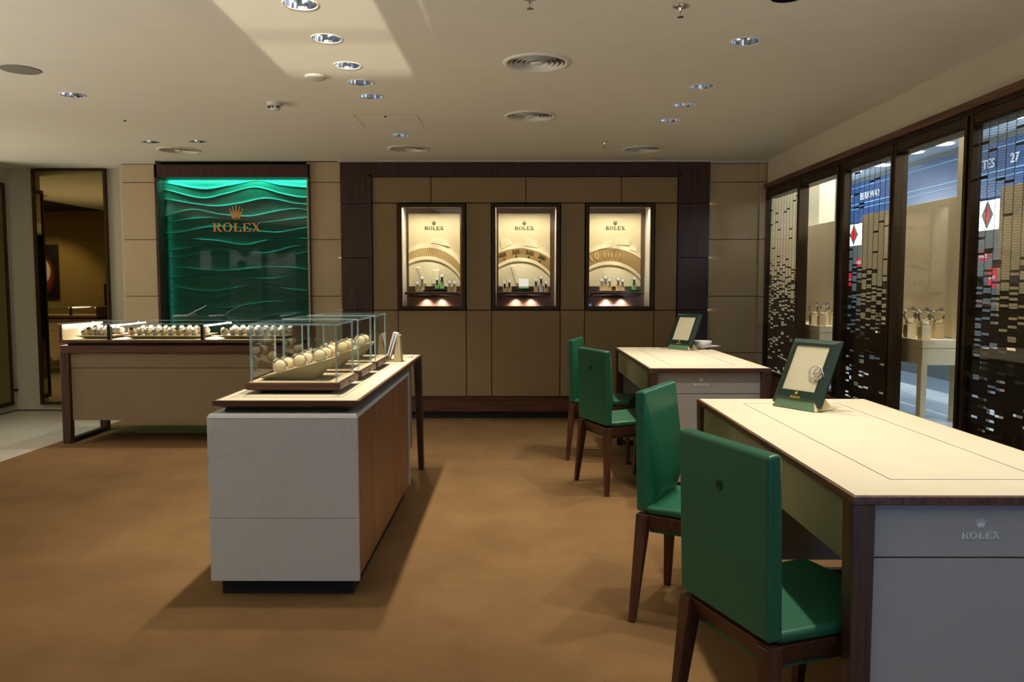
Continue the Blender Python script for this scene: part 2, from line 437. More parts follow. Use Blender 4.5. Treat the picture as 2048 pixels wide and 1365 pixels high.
struct('ceiling', ceiling_sheet(), 'ceiling')
struct('ceiling_slab', MB().box(XL, WX + .1, YR, 8.4, H + .12, H + .2), 'black')

# back wall: walnut surround, leather panels, limestone pilasters
wb = struct('wall_back')
Y0 = 7.5
CASES = [(-1.117, -.478), (-.223, .421), (.667, 1.316)]     # showcase openings x0,x1
CZ = (1.046, 2.05)
def part(name, mb, mats, parent, **k): return obj(name, mb, mats, parent, **k)
# walnut surround
for nm, b in (('walnut_panel', (-1.659, -1.365, .21, 1.04)), ('walnut_panel', (-1.659, -1.365, 1.045, 1.54)), ('walnut_panel', (-1.659, -1.365, 1.545, 2.05)),
              ('walnut_panel', (1.541, 1.836, .21, 1.04)), ('walnut_panel', (1.541, 1.836, 1.045, 1.54)), ('walnut_panel', (1.541, 1.836, 1.545, 2.05)),
              ('walnut_panel', (-1.659, -1.365, 2.055, 2.44)), ('walnut_panel', (1.541, 1.836, 2.055, 2.44))):
    part(nm, MB().box(b[0], b[1], Y0, Y0 + .05, b[2], b[3]), 'walnutW', wb, bevel=.001)
part('walnut_header', MB().box(-1.364, 1.540, Y0, Y0 + .05, 2.325, 2.44), 'walnutW', wb)
part('backing', MB().box(-1.659, 1.836, Y0 + .05, Y0 + .06, 0, .99).box(-1.659, 1.836, Y0 + .05, Y0 + .06, 2.1, H).box(-1.659, -1.16, Y0 + .05, Y0 + .06, .99, 2.1)
     .box(1.36, 1.836, Y0 + .05, Y0 + .06, .99, 2.1).box(-.44, -.26, Y0 + .05, Y0 + .06, .99, 2.1).box(.46, .63, Y0 + .05, Y0 + .06, .99, 2.1), 'black', wb)
# raised inner border
part('inner_border', MB().box(-1.385, -1.364, Y0 - .012, Y0, .21, 2.325).box(1.540, 1.561, Y0 - .012, Y0, .21, 2.325).box(-1.385, 1.561, Y0 - .012, Y0, 2.304, 2.325), 'walnutW', wb)
struct('baseboard_back', MB().box(-1.659, 1.836, Y0 - .01, Y0 + .05, .065, .195).box(-1.659, 1.836, Y0 - .018, Y0 + .05, .195, .208), 'walnutX')
struct('trim_1', MB().box(-1.659, 1.836, Y0 + .01, Y0 + .05, 0, .065), 'black')
struct('trim_2', MB().box(-1.68, 1.86, Y0 - .03, Y0 + .05, 2.44, 2.4545), 'whiteplastic')
g = .0035
def wall_panel(x0, x1, z0, z1): part('leather_panel', MB().box(x0 + g, x1 - g, Y0 + .004, Y0 + .05, z0 + g, z1 - g), 'taupe', wb, bevel=.003)
for x0, x1 in ((-1.361, -.801), (-.801, .098), (.098, 1.0), (1.0, 1.537)): wall_panel(x0, x1, 2.059, 2.304)
for x0, x1 in ((-1.361, -1.122), (-.472, -.229), (.427, .661), (1.322, 1.537)): wall_panel(x0, x1, 1.042, 2.059)
for x0, x1 in ((-1.361, -1.122), (-1.122, -.472), (-.472, -.229), (-.229, .427), (.427, .661), (.661, 1.322), (1.322, 1.537)): wall_panel(x0, x1, .21, 1.042)
# limestone pilasters, each with its courses
def pilaster(x0, x1, zs, yf, name='limestone_slab', x2=None):
    wp = struct('wall_pilaster')
    for a, b in zip(zs, zs[1:]):
        part(name, MB().box(x0, x1, yf, yf + .06, a + .003, b - .003), 'limestone', wp, bevel=.002)
    part('grout', MB().box(x0 + .004, x1 - .004, yf + .004, yf + .07, zs[0], zs[-1]), 'joint', wp)
ZS = [0, .634, 1.175, 1.716, 2.256, 2.43]
pilaster(-3.745, -3.42, ZS, 7.53)
pilaster(-1.985, -1.665, ZS[:-1] + [2.45], 7.53)
pilaster(1.842, 2.31, ZS, 7.53)
pilaster(2.312, 2.37, ZS, 7.50)
struct('trim_3', MB().box(-3.75, -3.41, 7.5, 7.6, 2.431, 2.4545).box(1.84, 2.376, 7.48, 7.6, 2.431, 2.4545), 'whiteplastic')
for b in ((-3.745, -3.42, 7.61, 7.9), (-1.985, -1.62, 7.61, 7.9), (1.80, 2.9, 7.61, 7.9), (-1.62, 1.80, 7.9, 8.0)): struct('wall_core', MB().box(*b, 0, H), 'wall')
for x, dx in ((-1.672, -1), (1.850, 1)):
    area('pilaster_glow', (x - dx * .022, 7.512, 1.3), (dx, .35, 0), .012, 2.2, 3.2, (1, .74, .44), 150)

# left: plain wall with the tinted mirror, side stub with a second mirror
struct('wall_left', MB().box(-5.2, -3.745, 8.0, 8.1, 0, H).box(-5.25, -5.15, 7.38, 8.0, 0, H).box(-3.80, -3.745, 7.6, 8.0, 0, H), 'wall')
mt = thing('wall_mirror', 'tall bronze-tinted mirror in a dark frame on the far left wall', 'mirror', (-4.5, 7.95, .06))
part('frame', MB().box(-4.872, -4.850, 7.955, 8.0, .06, 2.447).box(-4.150, -4.126, 7.955, 8.0, .06, 2.447).box(-4.850, -4.150, 7.955, 8.0, .06, .083).box(-4.850, -4.150, 7.955, 8.0, 2.425, 2.447), 'bronze', mt, bevel=.003)
part('mirror_glass', MB().box(-4.850, -4.150, 7.975, 7.985, .083, 2.425), 'mirror', mt)
mt = thing('side_mirror', 'bronze-framed glass panel at the left edge, beside the corner', 'mirror', (-5.13, 7.65, .06))
part('frame', MB().box(-5.15, -5.11, 7.89, 7.92, .06, 2.3).box(-5.15, -5.11, 7.39, 7.42, .06, 2.3).box(-5.15, -5.11, 7.42, 7.89, .06, .1).box(-5.15, -5.11, 7.42, 7.89, 2.26, 2.3), 'bronze', mt, bevel=.003)
part('mirror_glass', MB().box(-5.14, -5.12, 7.42, 7.89, .1, 2.26), 'mirror', mt)
o = obj('door_stop_rail', MB().box(-5.149, -5.12, 7.925, 7.999, .195, .215), 'black'); tag(o, 'thin black rail low on the left side wall', 'rail')
# side room seen in the tinted mirror
struct('wall_side', MB().box(-9, -5.2, 3.4, 3.5, 0, H), 'tan')
struct('wall_outer', MB().box(-9.1, -9, YR, 8.4, 0, H).box(-9, -5.25, 8.3, 8.4, 0, H), 'wall')
o = obj('poster', MB().box(-7.75, -7.23, 3.502, 3.53, 1.06, 1.92), 'poster', loc=(-7.5, 3.5, 1.45)); tag(o, 'dark poster of a watch with an orange glow, seen in the tall mirror', 'poster')
pw = MB(); pw.X = face((0, 1, 0), (0, 0, 1), (-7.60, 3.531, 1.5)); ellipse_ring(pw, 0, 0, (.25, .25), (.18, .18), .006); ellipse_ring(pw, 0, 0, (.13, .13), (.02, .02), .006)
for k in range(8): pw.box(-.06 + .0, .06, .25 + .03 * k, .27 + .03 * k, 0, .006) if k < 4 else pw.box(-.06, .06, -.27 - .03 * (k - 4), -.25 - .03 * (k - 4), 0, .006)
obj('printed_watch', pw, 'dial', o)
sd = struct('door_1', MB().box(-6.63, -5.9, 3.5, 3.51, .0, 2.0).box(-6.5, -6.44, 3.51, 3.56, .95, 1.3, 1), ['tan', 'bronze2'])
struct('trim_4', MB().prism([(-6.5, 5.3), (-7.47, 3.5), (-6.5, 3.5)], H - .006, H - .001, 'z'), 'black')
spot('poster_wall_light', (-7.3, 4.6, H - .03), (0, -.75, -1.1), 75, 80, WARM, .04)

# shop wall behind the camera with lit cabinets (seen in the green glass)
rw = struct('wall_rear')
part('wall_board', MB().box(-9, -1.14, YR - .1, YR, 0, H).box(-1.14, -.68, YR - .1, YR, 0, 1.665).box(-1.14, -.68, YR - .1, YR, 2.14, H)
     .box(-.68, -.55, YR - .1, YR, 0, H).box(2.2, WX, YR - .1, YR, 0, H).box(-.55, 2.2, YR - .1, YR, 2.2, H), 'black', rw)
part('transom_slats', MB().box(-1.14, -.68, YR - .06, YR - .055, 1.717, 1.723).box(-1.14, -.68, YR - .06, YR - .055, 1.79, 1.797).box(-1.14, -.68, YR - .06, YR - .055, 1.86, 1.866), 'black', rw)  # unseen slats added in the opening to band the ceiling patch
struct('wall_right', MB().box(WX, WX + .1, YR, 7.6, 2.229, H), 'wall')
struct('wall_right_rear', MB().box(WX, WX + .1, YR, 1.6, 0, 2.229), 'wall')
for x0, x1, z0, z1 in ((-6.45, -5.73, 1.63, 2.13), (-7.1, -6.85, 1.63, 2.13), (-5.6, -4.95, .75, 2.08), (-6.45, -5.73, .7, 1.45)):
    cb = thing('lit_cabinet', 'pale lit cabinet niche on the dark wall reflected in the green glass', 'cabinet', (x0, YR, z0), 'rear wall cabinets')
    part('back', MB().box(x0, x1, YR + .01, YR + .02, z0, z1), 'rearlit', cb)
    part('shelf', MB().box(x0 - .02, x1 + .02, YR + .01, YR + .3, z0 - .03, z0), 'black', cb)
    for q in ((x0 + .12), (x1 - .12)):
        if z1 > 2: spot('cabinet_light', (q, YR + .12, z1 - .01), (0, -.25, -1), 100, 26, (.95, .97, 1), .02)
LB = ['leftmost high cabinet niche', 'small high niche', 'tall niche with two panels', 'lower cabinet niche']
for i, c in enumerate([x for x in D2.objects if x.get('category') == 'cabinet']): c['label'] = LB[i] + ' on the dark rear wall, seen reflected in the green glass'
pf = thing('picture_frame', 'small dark frame with an orange picture, reflected in the green glass', 'picture frame', (-6.13, YR + .15, 1.63))
part('frame', MB().box(-6.22, -6.04, YR + .14, YR + .16, 1.632, 1.83), 'black', pf); part('picture', MB().box(-6.195, -6.065, YR + .16, YR + .165, 1.655, 1.805), 'orange', pf)

# ------------------------------------------------------------------ green wave wall
gp = thing('wave_panel', 'glossy emerald green wall panel with flowing wave ridges and a gold logo', 'wall panel', (-2.68, 7.62, .5))
X0, X1, ZT, ZB = -3.395, -1.962, 2.31, .45
WV = [[(80, 243), (380, 290), (560, 265), (780, 232), (960, 262), (1190, 282)], [(80, 292), (370, 358), (560, 320), (760, 277), (960, 325), (1100, 352), (1190, 348)],
      [(80, 362), (300, 400), (480, 418), (640, 398), (850, 360), (1050, 395), (1190, 410)], [(80, 495), (290, 443), (500, 480), (720, 494), (900, 460), (1070, 436), (1190, 455)],
      [(80, 545), (280, 512), (460, 504), (640, 530), (800, 541), (1000, 520), (1190, 498)], [(80, 620), (180, 618), (430, 572), (640, 580), (900, 617), (1080, 590), (1190, 572)],
      [(80, 668), (300, 666), (480, 680), (680, 708), (880, 668), (1060, 660), (1190, 668)], [(80, 760), (400, 715), (560, 735), (700, 765), (860, 768), (1060, 718), (1190, 712)],
      [(80, 816), (200, 805), (430, 757), (600, 775), (800, 812), (960, 800), (1190, 750)], [(80, 880), (160, 880), (500, 905), (800, 880), (1000, 880), (1190, 903)],
      [(80, 967), (300, 940), (500, 932), (700, 955), (860, 965), (1050, 940), (1190, 930)], [(80, 1018), (400, 1062), (600, 1035), (780, 1003), (1000, 1045), (1190, 1058)],
      [(80, 1060), (360, 1130), (560, 1090), (740, 1048), (900, 1070), (1100, 1125), (1190, 1124)], [(80, 1140), (280, 1160), (500, 1188), (700, 1160), (950, 1140), (1190, 1190)],
      [(80, 1180), (380, 1212), (640, 1295), (900, 1240), (1190, 1225)], [(80, 1330), (400, 1300), (700, 1350), (1190, 1310)], [(80, 1420), (400, 1460), (700, 1410), (1190, 1450)],
      [(80, 1560), (400, 1520), (700, 1560), (1190, 1520)], [(80, 1700), (400, 1740), (700, 1690), (1190, 1720)], [(80, 1900), (1190, 1880)], [(80, 2100), (1190, 2080)]]
def interp(pts, x):
    n = len(pts)
    for i in range(n - 1):
        if x <= pts[i + 1][0] or i == n - 2:
            p0 = pts[max(i - 1, 0)]; p1 = pts[i]; p2 = pts[i + 1]; p3 = pts[min(i + 2, n - 1)]
            t = (x - p1[0]) / (p2[0] - p1[0]); m1 = (p2[1] - p0[1]) / (p2[0] - p0[0]) * (p2[0] - p1[0]); m2 = (p3[1] - p1[1]) / (p3[0] - p1[0]) * (p2[0] - p1[0])
            return (2 * t**3 - 3 * t**2 + 1) * p1[1] + (t**3 - 2 * t**2 + t) * m1 + (-2 * t**3 + 3 * t**2) * p2[1] + (t**3 - t**2) * m2
def wave_mesh():
    NX = 150; rows = [0, .35, .6, .76, .86, .92, .96, .985, 1.0]; mb = MB(); vs = []; fs = []
    zof = lambda v: ZT - (v - 208) / 3.792 * .00483
    YW = 7.66
    colv = []
    for i in range(NX + 1):
        x = X0 + (X1 - X0) * i / NX; cx = 80 + (1190 - 80) * i / NX
        ys = [208] + [interp(w, cx) for w in WV] ; c = []
        for a, b in zip(ys, ys[1:]):
            for t in rows:
                c.append((x, YW - .016 * min(1, (b - a) / 80) * t ** 9, zof(a + (b - a) * t)))
        colv.append(c)
    n = len(colv[0])
    for c in colv: vs += c
    for i in range(NX):
        for j in range(n - 1): fs.append((i * n + j, (i + 1) * n + j, (i + 1) * n + j + 1, i * n + j + 1))
    return mb.add(vs, fs)
part('wave_relief', wave_mesh(), 'wave', gp)
part('glass_front', MB().box(X0, X1, 7.575, 7.583, ZB, 2.299), 'glassgreen', gp)
part('led_strip', MB().box(X0 + .01, X1 - .01, 7.60, 7.61, 2.303, 2.308), 'ledgreen', gp)
part('crown', crown(.086, .006, face((0, -1, 0), (0, 0, 1), (-2.676, 7.574, 1.832))), 'gold', gp)
part('lettering', rolex_word(.083, .006, face((0, -1, 0), (0, 0, 1), (-2.676, 7.574, 1.835))), 'gold', gp)
gf = struct('trim_5', MB().box(-3.42, X0, 7.50, 7.75, 0, 2.42).box(X1, X1 - .001 + .012, 7.50, 7.75, 0, 2.42).box(-3.42, X1 + .01, 7.50, 7.75, 2.30, 2.42).box(-3.42, -1.95, 7.52, 7.75, 0, ZB), 'walnutW')
struct('trim_6', MB().box(-3.42, -1.95, 7.67, 7.75, .1, H), 'black')
area('wave_wash', ((X0 + X1) / 2, 7.605, 2.295), (0, .28, -1), X1 - X0 - .04, .03, 10, (.08, .9, .76), 170)
area('wave_side_wash', (X0 + .01, 7.605, 1.4), (1, .3, 0), .02, 1.6, .45, (.1, 1, .7), 160)

# ------------------------------------------------------------------ showcases
def circ3(a, b, c):
    ax, ay, bx, by, cx, cy = *a, *b, *c; d = 2 * (ax * (by - cy) + bx * (cy - ay) + cx * (ay - by))
    ux = ((ax**2 + ay**2) * (by - cy) + (bx**2 + by**2) * (cy - ay) + (cx**2 + cy**2) * (ay - by)) / d
    uy = ((ax**2 + ay**2) * (cx - bx) + (bx**2 + by**2) * (ax - cx) + (cx**2 + cy**2) * (bx - ax)) / d
    return ux, uy, math.hypot(ax - ux, ay - uy)

def showcase(idx):
    x0, x1 = CASES[idx]; z0, z1 = CZ; yb = 7.84
    pos = ['left', 'middle', 'right'][idx]
    t = thing('display_case', ['lit wall showcase with a fluted watch bezel relief, left of three', 'lit wall showcase with bezel numerals 300 240 200, middle of three',
              'lit wall showcase with a broad numbered bezel relief, right of three'][idx], 'showcase', ((x0 + x1) / 2, Y0, z0), 'wall showcases')
    f = .022
    part('frame', MB().box(x0, x0 + f, Y0 - .02, Y0 + .05, z0, z1).box(x1 - f, x1, Y0 - .02, Y0 + .05, z0, z1).box(x0 + f, x1 - f, Y0 - .02, Y0 + .05, z0, z0 + f).box(x0 + f, x1 - f, Y0 - .02, Y0 + .05, z1 - f, z1), 'bronze', t, bevel=.003)
    part('inner_frame', MB().box(x0 + f, x0 + f + .012, Y0 - .005, Y0 + .04, z0 + f, z1 - f).box(x1 - f - .012, x1 - f, Y0 - .005, Y0 + .04, z0 + f, z1 - f).box(x0 + f, x1 - f, Y0 - .005, Y0 + .04, z0 + f, z0 + f + .012).box(x0 + f, x1 - f, Y0 - .005, Y0 + .04, z1 - f - .01, z1 - f), 'bronze', t)
    a0, a1, b0, b1 = x0 + .034, x1 - .034, z0 + .034, z1 - .032
    part('side_lining', MB().box(a0 - .01, a0, Y0 + .04, yb, b0 - .03, b1 + .03), 'lining', t)
    part('side_lining', MB().box(a1, a1 + .01, Y0 + .04, yb, b0 - .03, b1 + .03), 'lining', t)
    part('niche_back', MB().box(a0, a1, yb, yb + .01, b0 - .03, b1 + .03), 'niche', t)
    part('niche_floor', MB().box(a0, a1, Y0 + .04, yb, b0 - .03, b0 - .02), 'niche', t)
    part('niche_top', MB().box(a0, a1, Y0 + .04, yb, b1 + .02, b1 + .03), 'niche', t)
    part('glass', MB().box(x0 + f, x1 - f, Y0 + .01, Y0 + .016, z0 + f, z1 - f), 'glasswin', t)
    # art board
    k = 7.80 / 7.5; cx = ((x0 + x1) / 2 + [.0, 0, 0][idx])
    # board edges measured at 7.80 m
    bx0, bx1 = [(-1.056, -.549), (-.169, .341), (.729, 1.236)][idx]; bz0, bz1 = 1.27, 1.985
    board = part('art_board', MB().box(bx0, bx1, 7.80, 7.82, bz0, bz1), 'board', t)
    W, Hh = bx1 - bx0, bz1 - bz0
    U = {0: (205, 768, 215, 1000), 1: (1185, 1745, 215, 1000), 2: (315, 872, 217, 1003)}[idx]
    def pt(u, v): return (bx0 + (u - U[0]) / (U[1] - U[0]) * W, bz1 - (v - U[2]) / (U[3] - U[2]) * Hh)
    inside = lambda p: bx0 <= p[0] <= bx1 and bz0 <= p[1] <= bz1
    def band(A, B, y, matn, name, a0=20, a1=160, n=220, every=None):
        ca = circ3(*[pt(*q) for q in A]); cb = circ3(*[pt(*q) for q in B]); mb = MB()
        for i in range(n):
            if every and (i // every[0]) % 2 == every[1]: continue
            q = []
            for (c, i_) in ((ca, i), (ca, i + 1), (cb, i + 1), (cb, i)):
                a = math.radians(a1 + (a0 - a1) * i_ / n); q.append((c[0] + c[2] * math.cos(a), c[1] + c[2] * math.sin(a)))
            q = [(min(max(p[0], bx0), bx1), max(p[1], bz0)) for p in q]
            if abs(q[0][0] - q[1][0]) < 1e-5 and abs(q[2][0] - q[3][0]) < 1e-5: continue
            mb.prism(q, y, 7.80, 'y')
        if mb.v: part(name, mb, matn, t)
        return ca, cb
    A = {0: [(205, 640), (440, 583), (765, 762)], 1: [(1185, 640), (1440, 590), (1745, 700)], 2: [(315, 640), (560, 593), (870, 700)]}[idx]
    B = {0: [(205, 722), (440, 675), (765, 870)], 1: [(1185, 762), (1440, 690), (1745, 850)], 2: [(315, 790), (560, 732), (865, 880)]}[idx]
    sh = lambda P, d: [(p[0], p[1] + d) for p in P]
    band(sh(A, -48), A, 7.792, 'board2', 'outer_relief')
    ca, cb = band(A, B, 7.794, 'ring', 'bezel_band')
    band(B, sh(B, 38), 7.790, 'board2', 'inner_relief')
    band(sh(B, 70), sh(B, 1200), 7.796, 'board2', 'dial_relief')
    rm = (ca[2] + cb[2]) / 2; cc = ((ca[0] + cb[0]) / 2, (ca[1] + cb[1]) / 2)
    def on_ring(ang, r): return (cc[0] + r * math.cos(ang), cc[1] + r * math.sin(ang))
    if idx == 0: band(A, B, 7.792, 'ring2', 'fluting', n=200, every=(2, 1))
    if idx == 1:
        for s, u in (('400', 1235), ('300', 1375), ('240', 1520), ('200', 1650)):
            x = pt(u, 0)[0]; ang = math.acos((x - cc[0]) / rm); p = on_ring(ang, rm + .012)
            mb = MB(); text_mb(mb, s, .052, .003, face((0, -1, 0), (math.cos(ang), 0, math.sin(ang)), (p[0], 7.791, p[1])), bold=.001)
            part('bezel_numeral', mb, 'bronzetext', t); mb = MB(); q = on_ring(ang, rm - .026); X = face((0, -1, 0), (math.cos(ang), 0, math.sin(ang)), (q[0], 7.793, q[1]))
            mb.X = X; mb.prism([(-.011, -.01), (.011, -.01), (0, .011)], 0, .003, 'z'); mb.X = Matrix.Identity(4); part('bezel_marker', mb, 'bronzetext', t)
    if idx == 2:
        for s, u, sz in (('I', 336, .09), ('0', 398, .09)):
            x = pt(u, 0)[0]; ang = math.acos((x - cc[0]) / rm); p = on_ring(ang, rm)
            mb = MB(); text_mb(mb, s, sz, .003, face((0, -1, 0), (math.cos(ang), 0, math.sin(ang)), (p[0], 7.791, p[1])), bold=.002); part('bezel_numeral', mb, 'ring2', t)
        for u in (480, 520, 560, 600, 640):
            x = pt(u, 0)[0]; ang = math.acos((x - cc[0]) / rm); p = on_ring(ang, rm)
            mb = MB(); mb.X = face((0, -1, 0), (math.cos(ang), 0, math.sin(ang)), (p[0], 7.791, p[1])); mb.box(-.004, .004, -.026, .022, 0, .003); part('bezel_marker', mb, 'ring2', t)
    # watch lug and hand reliefs
    mb = MB()
    for q in ({0: [[(470, 475), (640, 505), (660, 575), (440, 530)], [(285, 785), (330, 785), (400, 985), (360, 985)], [(465, 820), (545, 815), (545, 985), (450, 985)]],
               1: [[(1480, 480), (1610, 515), (1620, 590), (1465, 565)], [(1205, 500), (1290, 485), (1340, 545), (1210, 610)], [(1315, 775), (1360, 760), (1420, 985), (1380, 985)]],
               2: [[(500, 515), (570, 515), (560, 580), (400, 610)], [(615, 483), (745, 512), (755, 560), (590, 560)], [(765, 558), (830, 575), (835, 640), (745, 610)]]}[idx]):
        P = [pt(*p) for p in q]; c = (sum(p[0] for p in P) / 4, sum(p[1] for p in P) / 4); n4 = len(P)
        Q = [(c[0] + (p[0] - c[0]) * .86, c[1] + (p[1] - c[1]) * .86) for p in P]
        mb = MB(); mb.add([(p[0], 7.80, p[1]) for p in P] + [(p[0], 7.788, p[1]) for p in Q], [(4, 5, 6, 7)] + [(i, (i + 1) % 4, 4 + (i + 1) % 4, 4 + i) for i in range(4)])
        part('watch_relief', mb, 'board2', t)
    lx = bx0 + W * (.5 if idx else .495)
    part('crown', crown(.027, .003, face((0, -1, 0), (0, 0, 1), (lx, 7.799, 1.848))), 'bronzetext', t)
    part('lettering', rolex_word(.034, .003, face((0, -1, 0), (0, 0, 1), (lx, 7.799, 1.843))), 'bronzetext', t)
    # shelf and faceted bracket
    s0, s1 = bx0 - .012, bx1 + .0
    sh_ = part('shelf', MB().box(s0, s1, 7.56, 7.80, 1.192, 1.215), 'walnutX', t, bevel=.002)
    m = (s0 + s1) / 2
    part('bracket', MB().hexa([(s0 + .06, 7.66, 1.168), (s1 - .06, 7.66, 1.168), (s1, 7.83, 1.168), (s0, 7.83, 1.168), (s0 + .01, 7.58, 1.192), (s1 - .01, 7.58, 1.192), (s1, 7.83, 1.192), (s0, 7.83, 1.192)])
         .prism([(m - .17, 1.168), (m, 1.148), (m + .17, 1.168)], 7.64, 7.80, 'y'), 'walnutX', sh_)
    # lights that the showcase has: a strip behind the head and two lenses below the shelf
    area('showcase_light', (m, 7.57, b1 + .012), (0, .10, -1), a1 - a0 - .06, .05, 3.4, (1, .93, .80), 150)
    for q in (m - .12, m + .12): spot('showcase_spot', (q, 7.575, b1 + .005), (0, .16, -.8), 46, 12, (1, .95, .86), .012, .5)
    for q in (a0 + .006, a1 - .006):
        area('showcase_side_light', (q, 7.56, (b0 + b1) / 2), (1 if q < m else -1, .1, 0), .02, .9, .35, (1, .86, .62), 120) if False else None
    for q in (m - .075, m + .075):
        spot('under_shelf_light', (q, 7.80, 1.150), (0, .12, -1), 120, 7, (1, .86, .74), .02)
    return (bx0, bx1, m, pt)
SC = [showcase(i) for i in range(3)]

# ------------------------------------------------------------------ watches, cushions and stands
def make_watch(strap='chrome', dial='dial', parts=True):
    """wristwatch closed round a cushion; bracelet axis along x, dial facing -y and up"""
    r = thing('wristwatch', '', 'watch')
    mb = MB(); n = 26
    for k in range(n):                                          # bracelet links
        a, b = 2 * PI * k / n, 2 * PI * (k + .86) / n
        p = lambda t, R, w: (w, R * math.cos(t) * 1.0, R * math.sin(t))
        w = .0095
        mb.hexa([p(a, .0285, -w), p(a, .0285, w), p(b, .0285, w), p(b, .0285, -w), p(a, .0315, -w), p(a, .0315, w), p(b, .0315, w), p(b, .0315, -w)])
    br = obj('bracelet', mb, strap, r)
    X = face((0, -.72, .69), (0, .69, .72), (0, -.0215, .0205))
    mb = MB(); mb.X = X; mb.lathe([(.017, 0), (.0195, .002), (.0195, .007), (.0175, .0095)], 28)
    mb.box(.0185, .0225, -.0022, .0022, .003, .0065)
    cs = obj('case', mb, 'chrome', r, smooth=False)
    mb = MB(); mb.X = X; mb.lathe([(.0155, .0096), (.0155, .0101)], 24); obj('dial', mb, dial, cs)
    return r

def cushion_mesh():
    mb = MB(); prof = []
    for i in range(9):
        t = -1 + 2 * i / 8; prof.append((.027 * (1 - abs(t) ** 4 * .38), t * .027))
    return mb.lathe(prof, 20, ax='x')
def make_cushion():
    r = obj('watch_cushion', cushion_mesh(), 'creamcloth', smooth=True); tag(r, '', 'cushion'); return r
cushion0 = Proto(make_cushion()); watch0 = Proto(make_watch()); watch1 = Proto(make_watch('gold', 'darkdial'))
ORD = ['first', 'second', 'third', 'fourth', 'fifth', 'sixth', 'seventh', 'eighth', 'ninth', 'tenth', 'eleventh']

def watch_and_cushion(x, y, z, rz, where, group, s=1.0, gold=False):
    cushion0.put((x, y, z + .0275 * s), rz, 'cream cushion holding a watch, ' + where, s, 'cushions ' + group)
    (watch1 if gold else watch0).put((x, y, z + .0275 * s), rz, ('gold' if gold else 'steel') + ' wristwatch on its cushion, ' + where, s, 'watches ' + group)

# ------------------------------------------------------------------ left counter
LC0, LC1 = -3.66, -1.76
lc = thing('glass_counter', 'long walnut and taupe counter with a lit glass display top, at left', 'counter', (-2.7, 6.55, 0))
yb = 6.89
part('table_top', MB().box(LC0, LC1, 6.26, yb, .735, .797), 'walnutX', lc, bevel=.004)
for nm, x0, x1, x0b, x1b in (('leg', LC0, LC0 + .07, LC0 - .002, LC0 + .062), ('leg', LC1 - .07, LC1, LC1 - .062, LC1 + .002)):
    for y0, y1 in ((6.26, 6.32), (6.83, 6.89)):
        part('leg', MB().hexa([(x0b, y0, 0.001), (x1b, y0, 0.001), (x1b, y1, 0.001), (x0b, y1, 0.001), (x0, y0, .735), (x1, y0, .735), (x1, y1, .735), (x0, y1, .735)]), 'walnut', lc, bevel=.003)
    part('foot_rail', MB().box(x0 + .01, x1 - .01, 6.32, 6.83, .001, .035), 'black', lc)
part('front_panel', MB().box(LC0 + .072, LC1 - .072, 6.285, 6.31, .188, .612), 'counter_panel', lc, bevel=.0015)
part('drawer_front', MB().box(LC0 + .072, LC1 - .072, 6.285, 6.31, .616, .733), 'counter_panel', lc, bevel=.0015)
part('cabinet_body', MB().box(LC0 + .075, LC1 - .075, 6.315, 6.80, .2, .733), 'counter_panel', lc)
part('recess', MB().box(LC0 + .05, LC1 - .05, 6.29, yb - .03, .797, .808), 'black', lc)
part('display_base', MB().hexa([(LC0 + .05, 6.30, .808), (LC1 - .05, 6.30, .808), (LC1 - .05, yb - .05, .808), (LC0 + .05, yb - .05, .808),
                                (LC0, 6.25, .822), (LC1, 6.25, .822), (LC1, yb, .822), (LC0, yb, .822)]).box(LC0, LC1, 6.25, yb, .822, .842), 'walnutX', lc)
part('display_floor', MB().box(LC0 + .02, LC1 - .02, 6.27, yb - .02, .842, .844), 'creamcloth', lc)
part('display_end', MB().box(LC0, LC0 + .022, 6.25, yb, .842, .968), 'walnutY', lc, bevel=.002)
part('display_end', MB().box(LC1 - .022, LC1, 6.25, yb, .842, .968), 'walnutY', lc, bevel=.002)
part('end_lining', MB().box(LC0 + .022, LC0 + .025, 6.262, yb - .01, .844, .966), 'creamcloth', lc)
for x in (-3.262, -2.512): 
    dv = part('divider', MB().box(x - .012, x + .012, 6.262, 6.30, .844, .964), 'bronze2', lc)
LSX = [LC0 + .03, -3.262 + .014, -2.512 + .014]
for x in LSX:
    part('led_bar', MB().box(x, x + .014, 6.28, yb - .04, .950, .962), 'led', lc)
    area('counter_led', (x + .02, 6.57, .948), (.5, 0, -1),   .5, .012, 2.2, LEDC, 170).rotation_euler.rotate_axis('Z', PI / 2)
GE = ['glass', 'glassedge']
part('front_glass', MB().pane(LC0 + .022, LC1 - .022, 6.254, 6.260, .843, .964), GE, lc)
part('back_glass', MB().pane(LC0 + .022, LC1 - .022, yb - .008, yb - .002, .843, .964), GE, lc)
part('top_glass', MB().pane(LC0, LC1, 6.250, yb, .968, .976), GE, lc)
dup(lc, (-7.0, 4.35, 0), PI, 'glass-topped counter seen reflected in the tall bronze-tinted mirror')
def flat_tray(x0, x1, name, label, y0=6.32, y1=6.75, z=.845, matn='traycloth'):
    h = .028; i = .06
    mb = MB().hexa([(x0 + i, y0 + i, z), (x1 - i, y0 + i, z), (x1 - i, y1 - i, z), (x0 + i, y1 - i, z), (x0, y0, z + h), (x1, y0, z + h), (x1, y1, z + h), (x0, y1, z + h)])
    o = obj(name, mb, matn, bevel=.001); tag(o, label, 'tray', 'shallow display trays'); return o
SEC = [(-3.57, -3.28, 5, 'left'), (-3.18, -2.56, 9, 'middle'), (-2.42, -1.84, 8, 'right')]
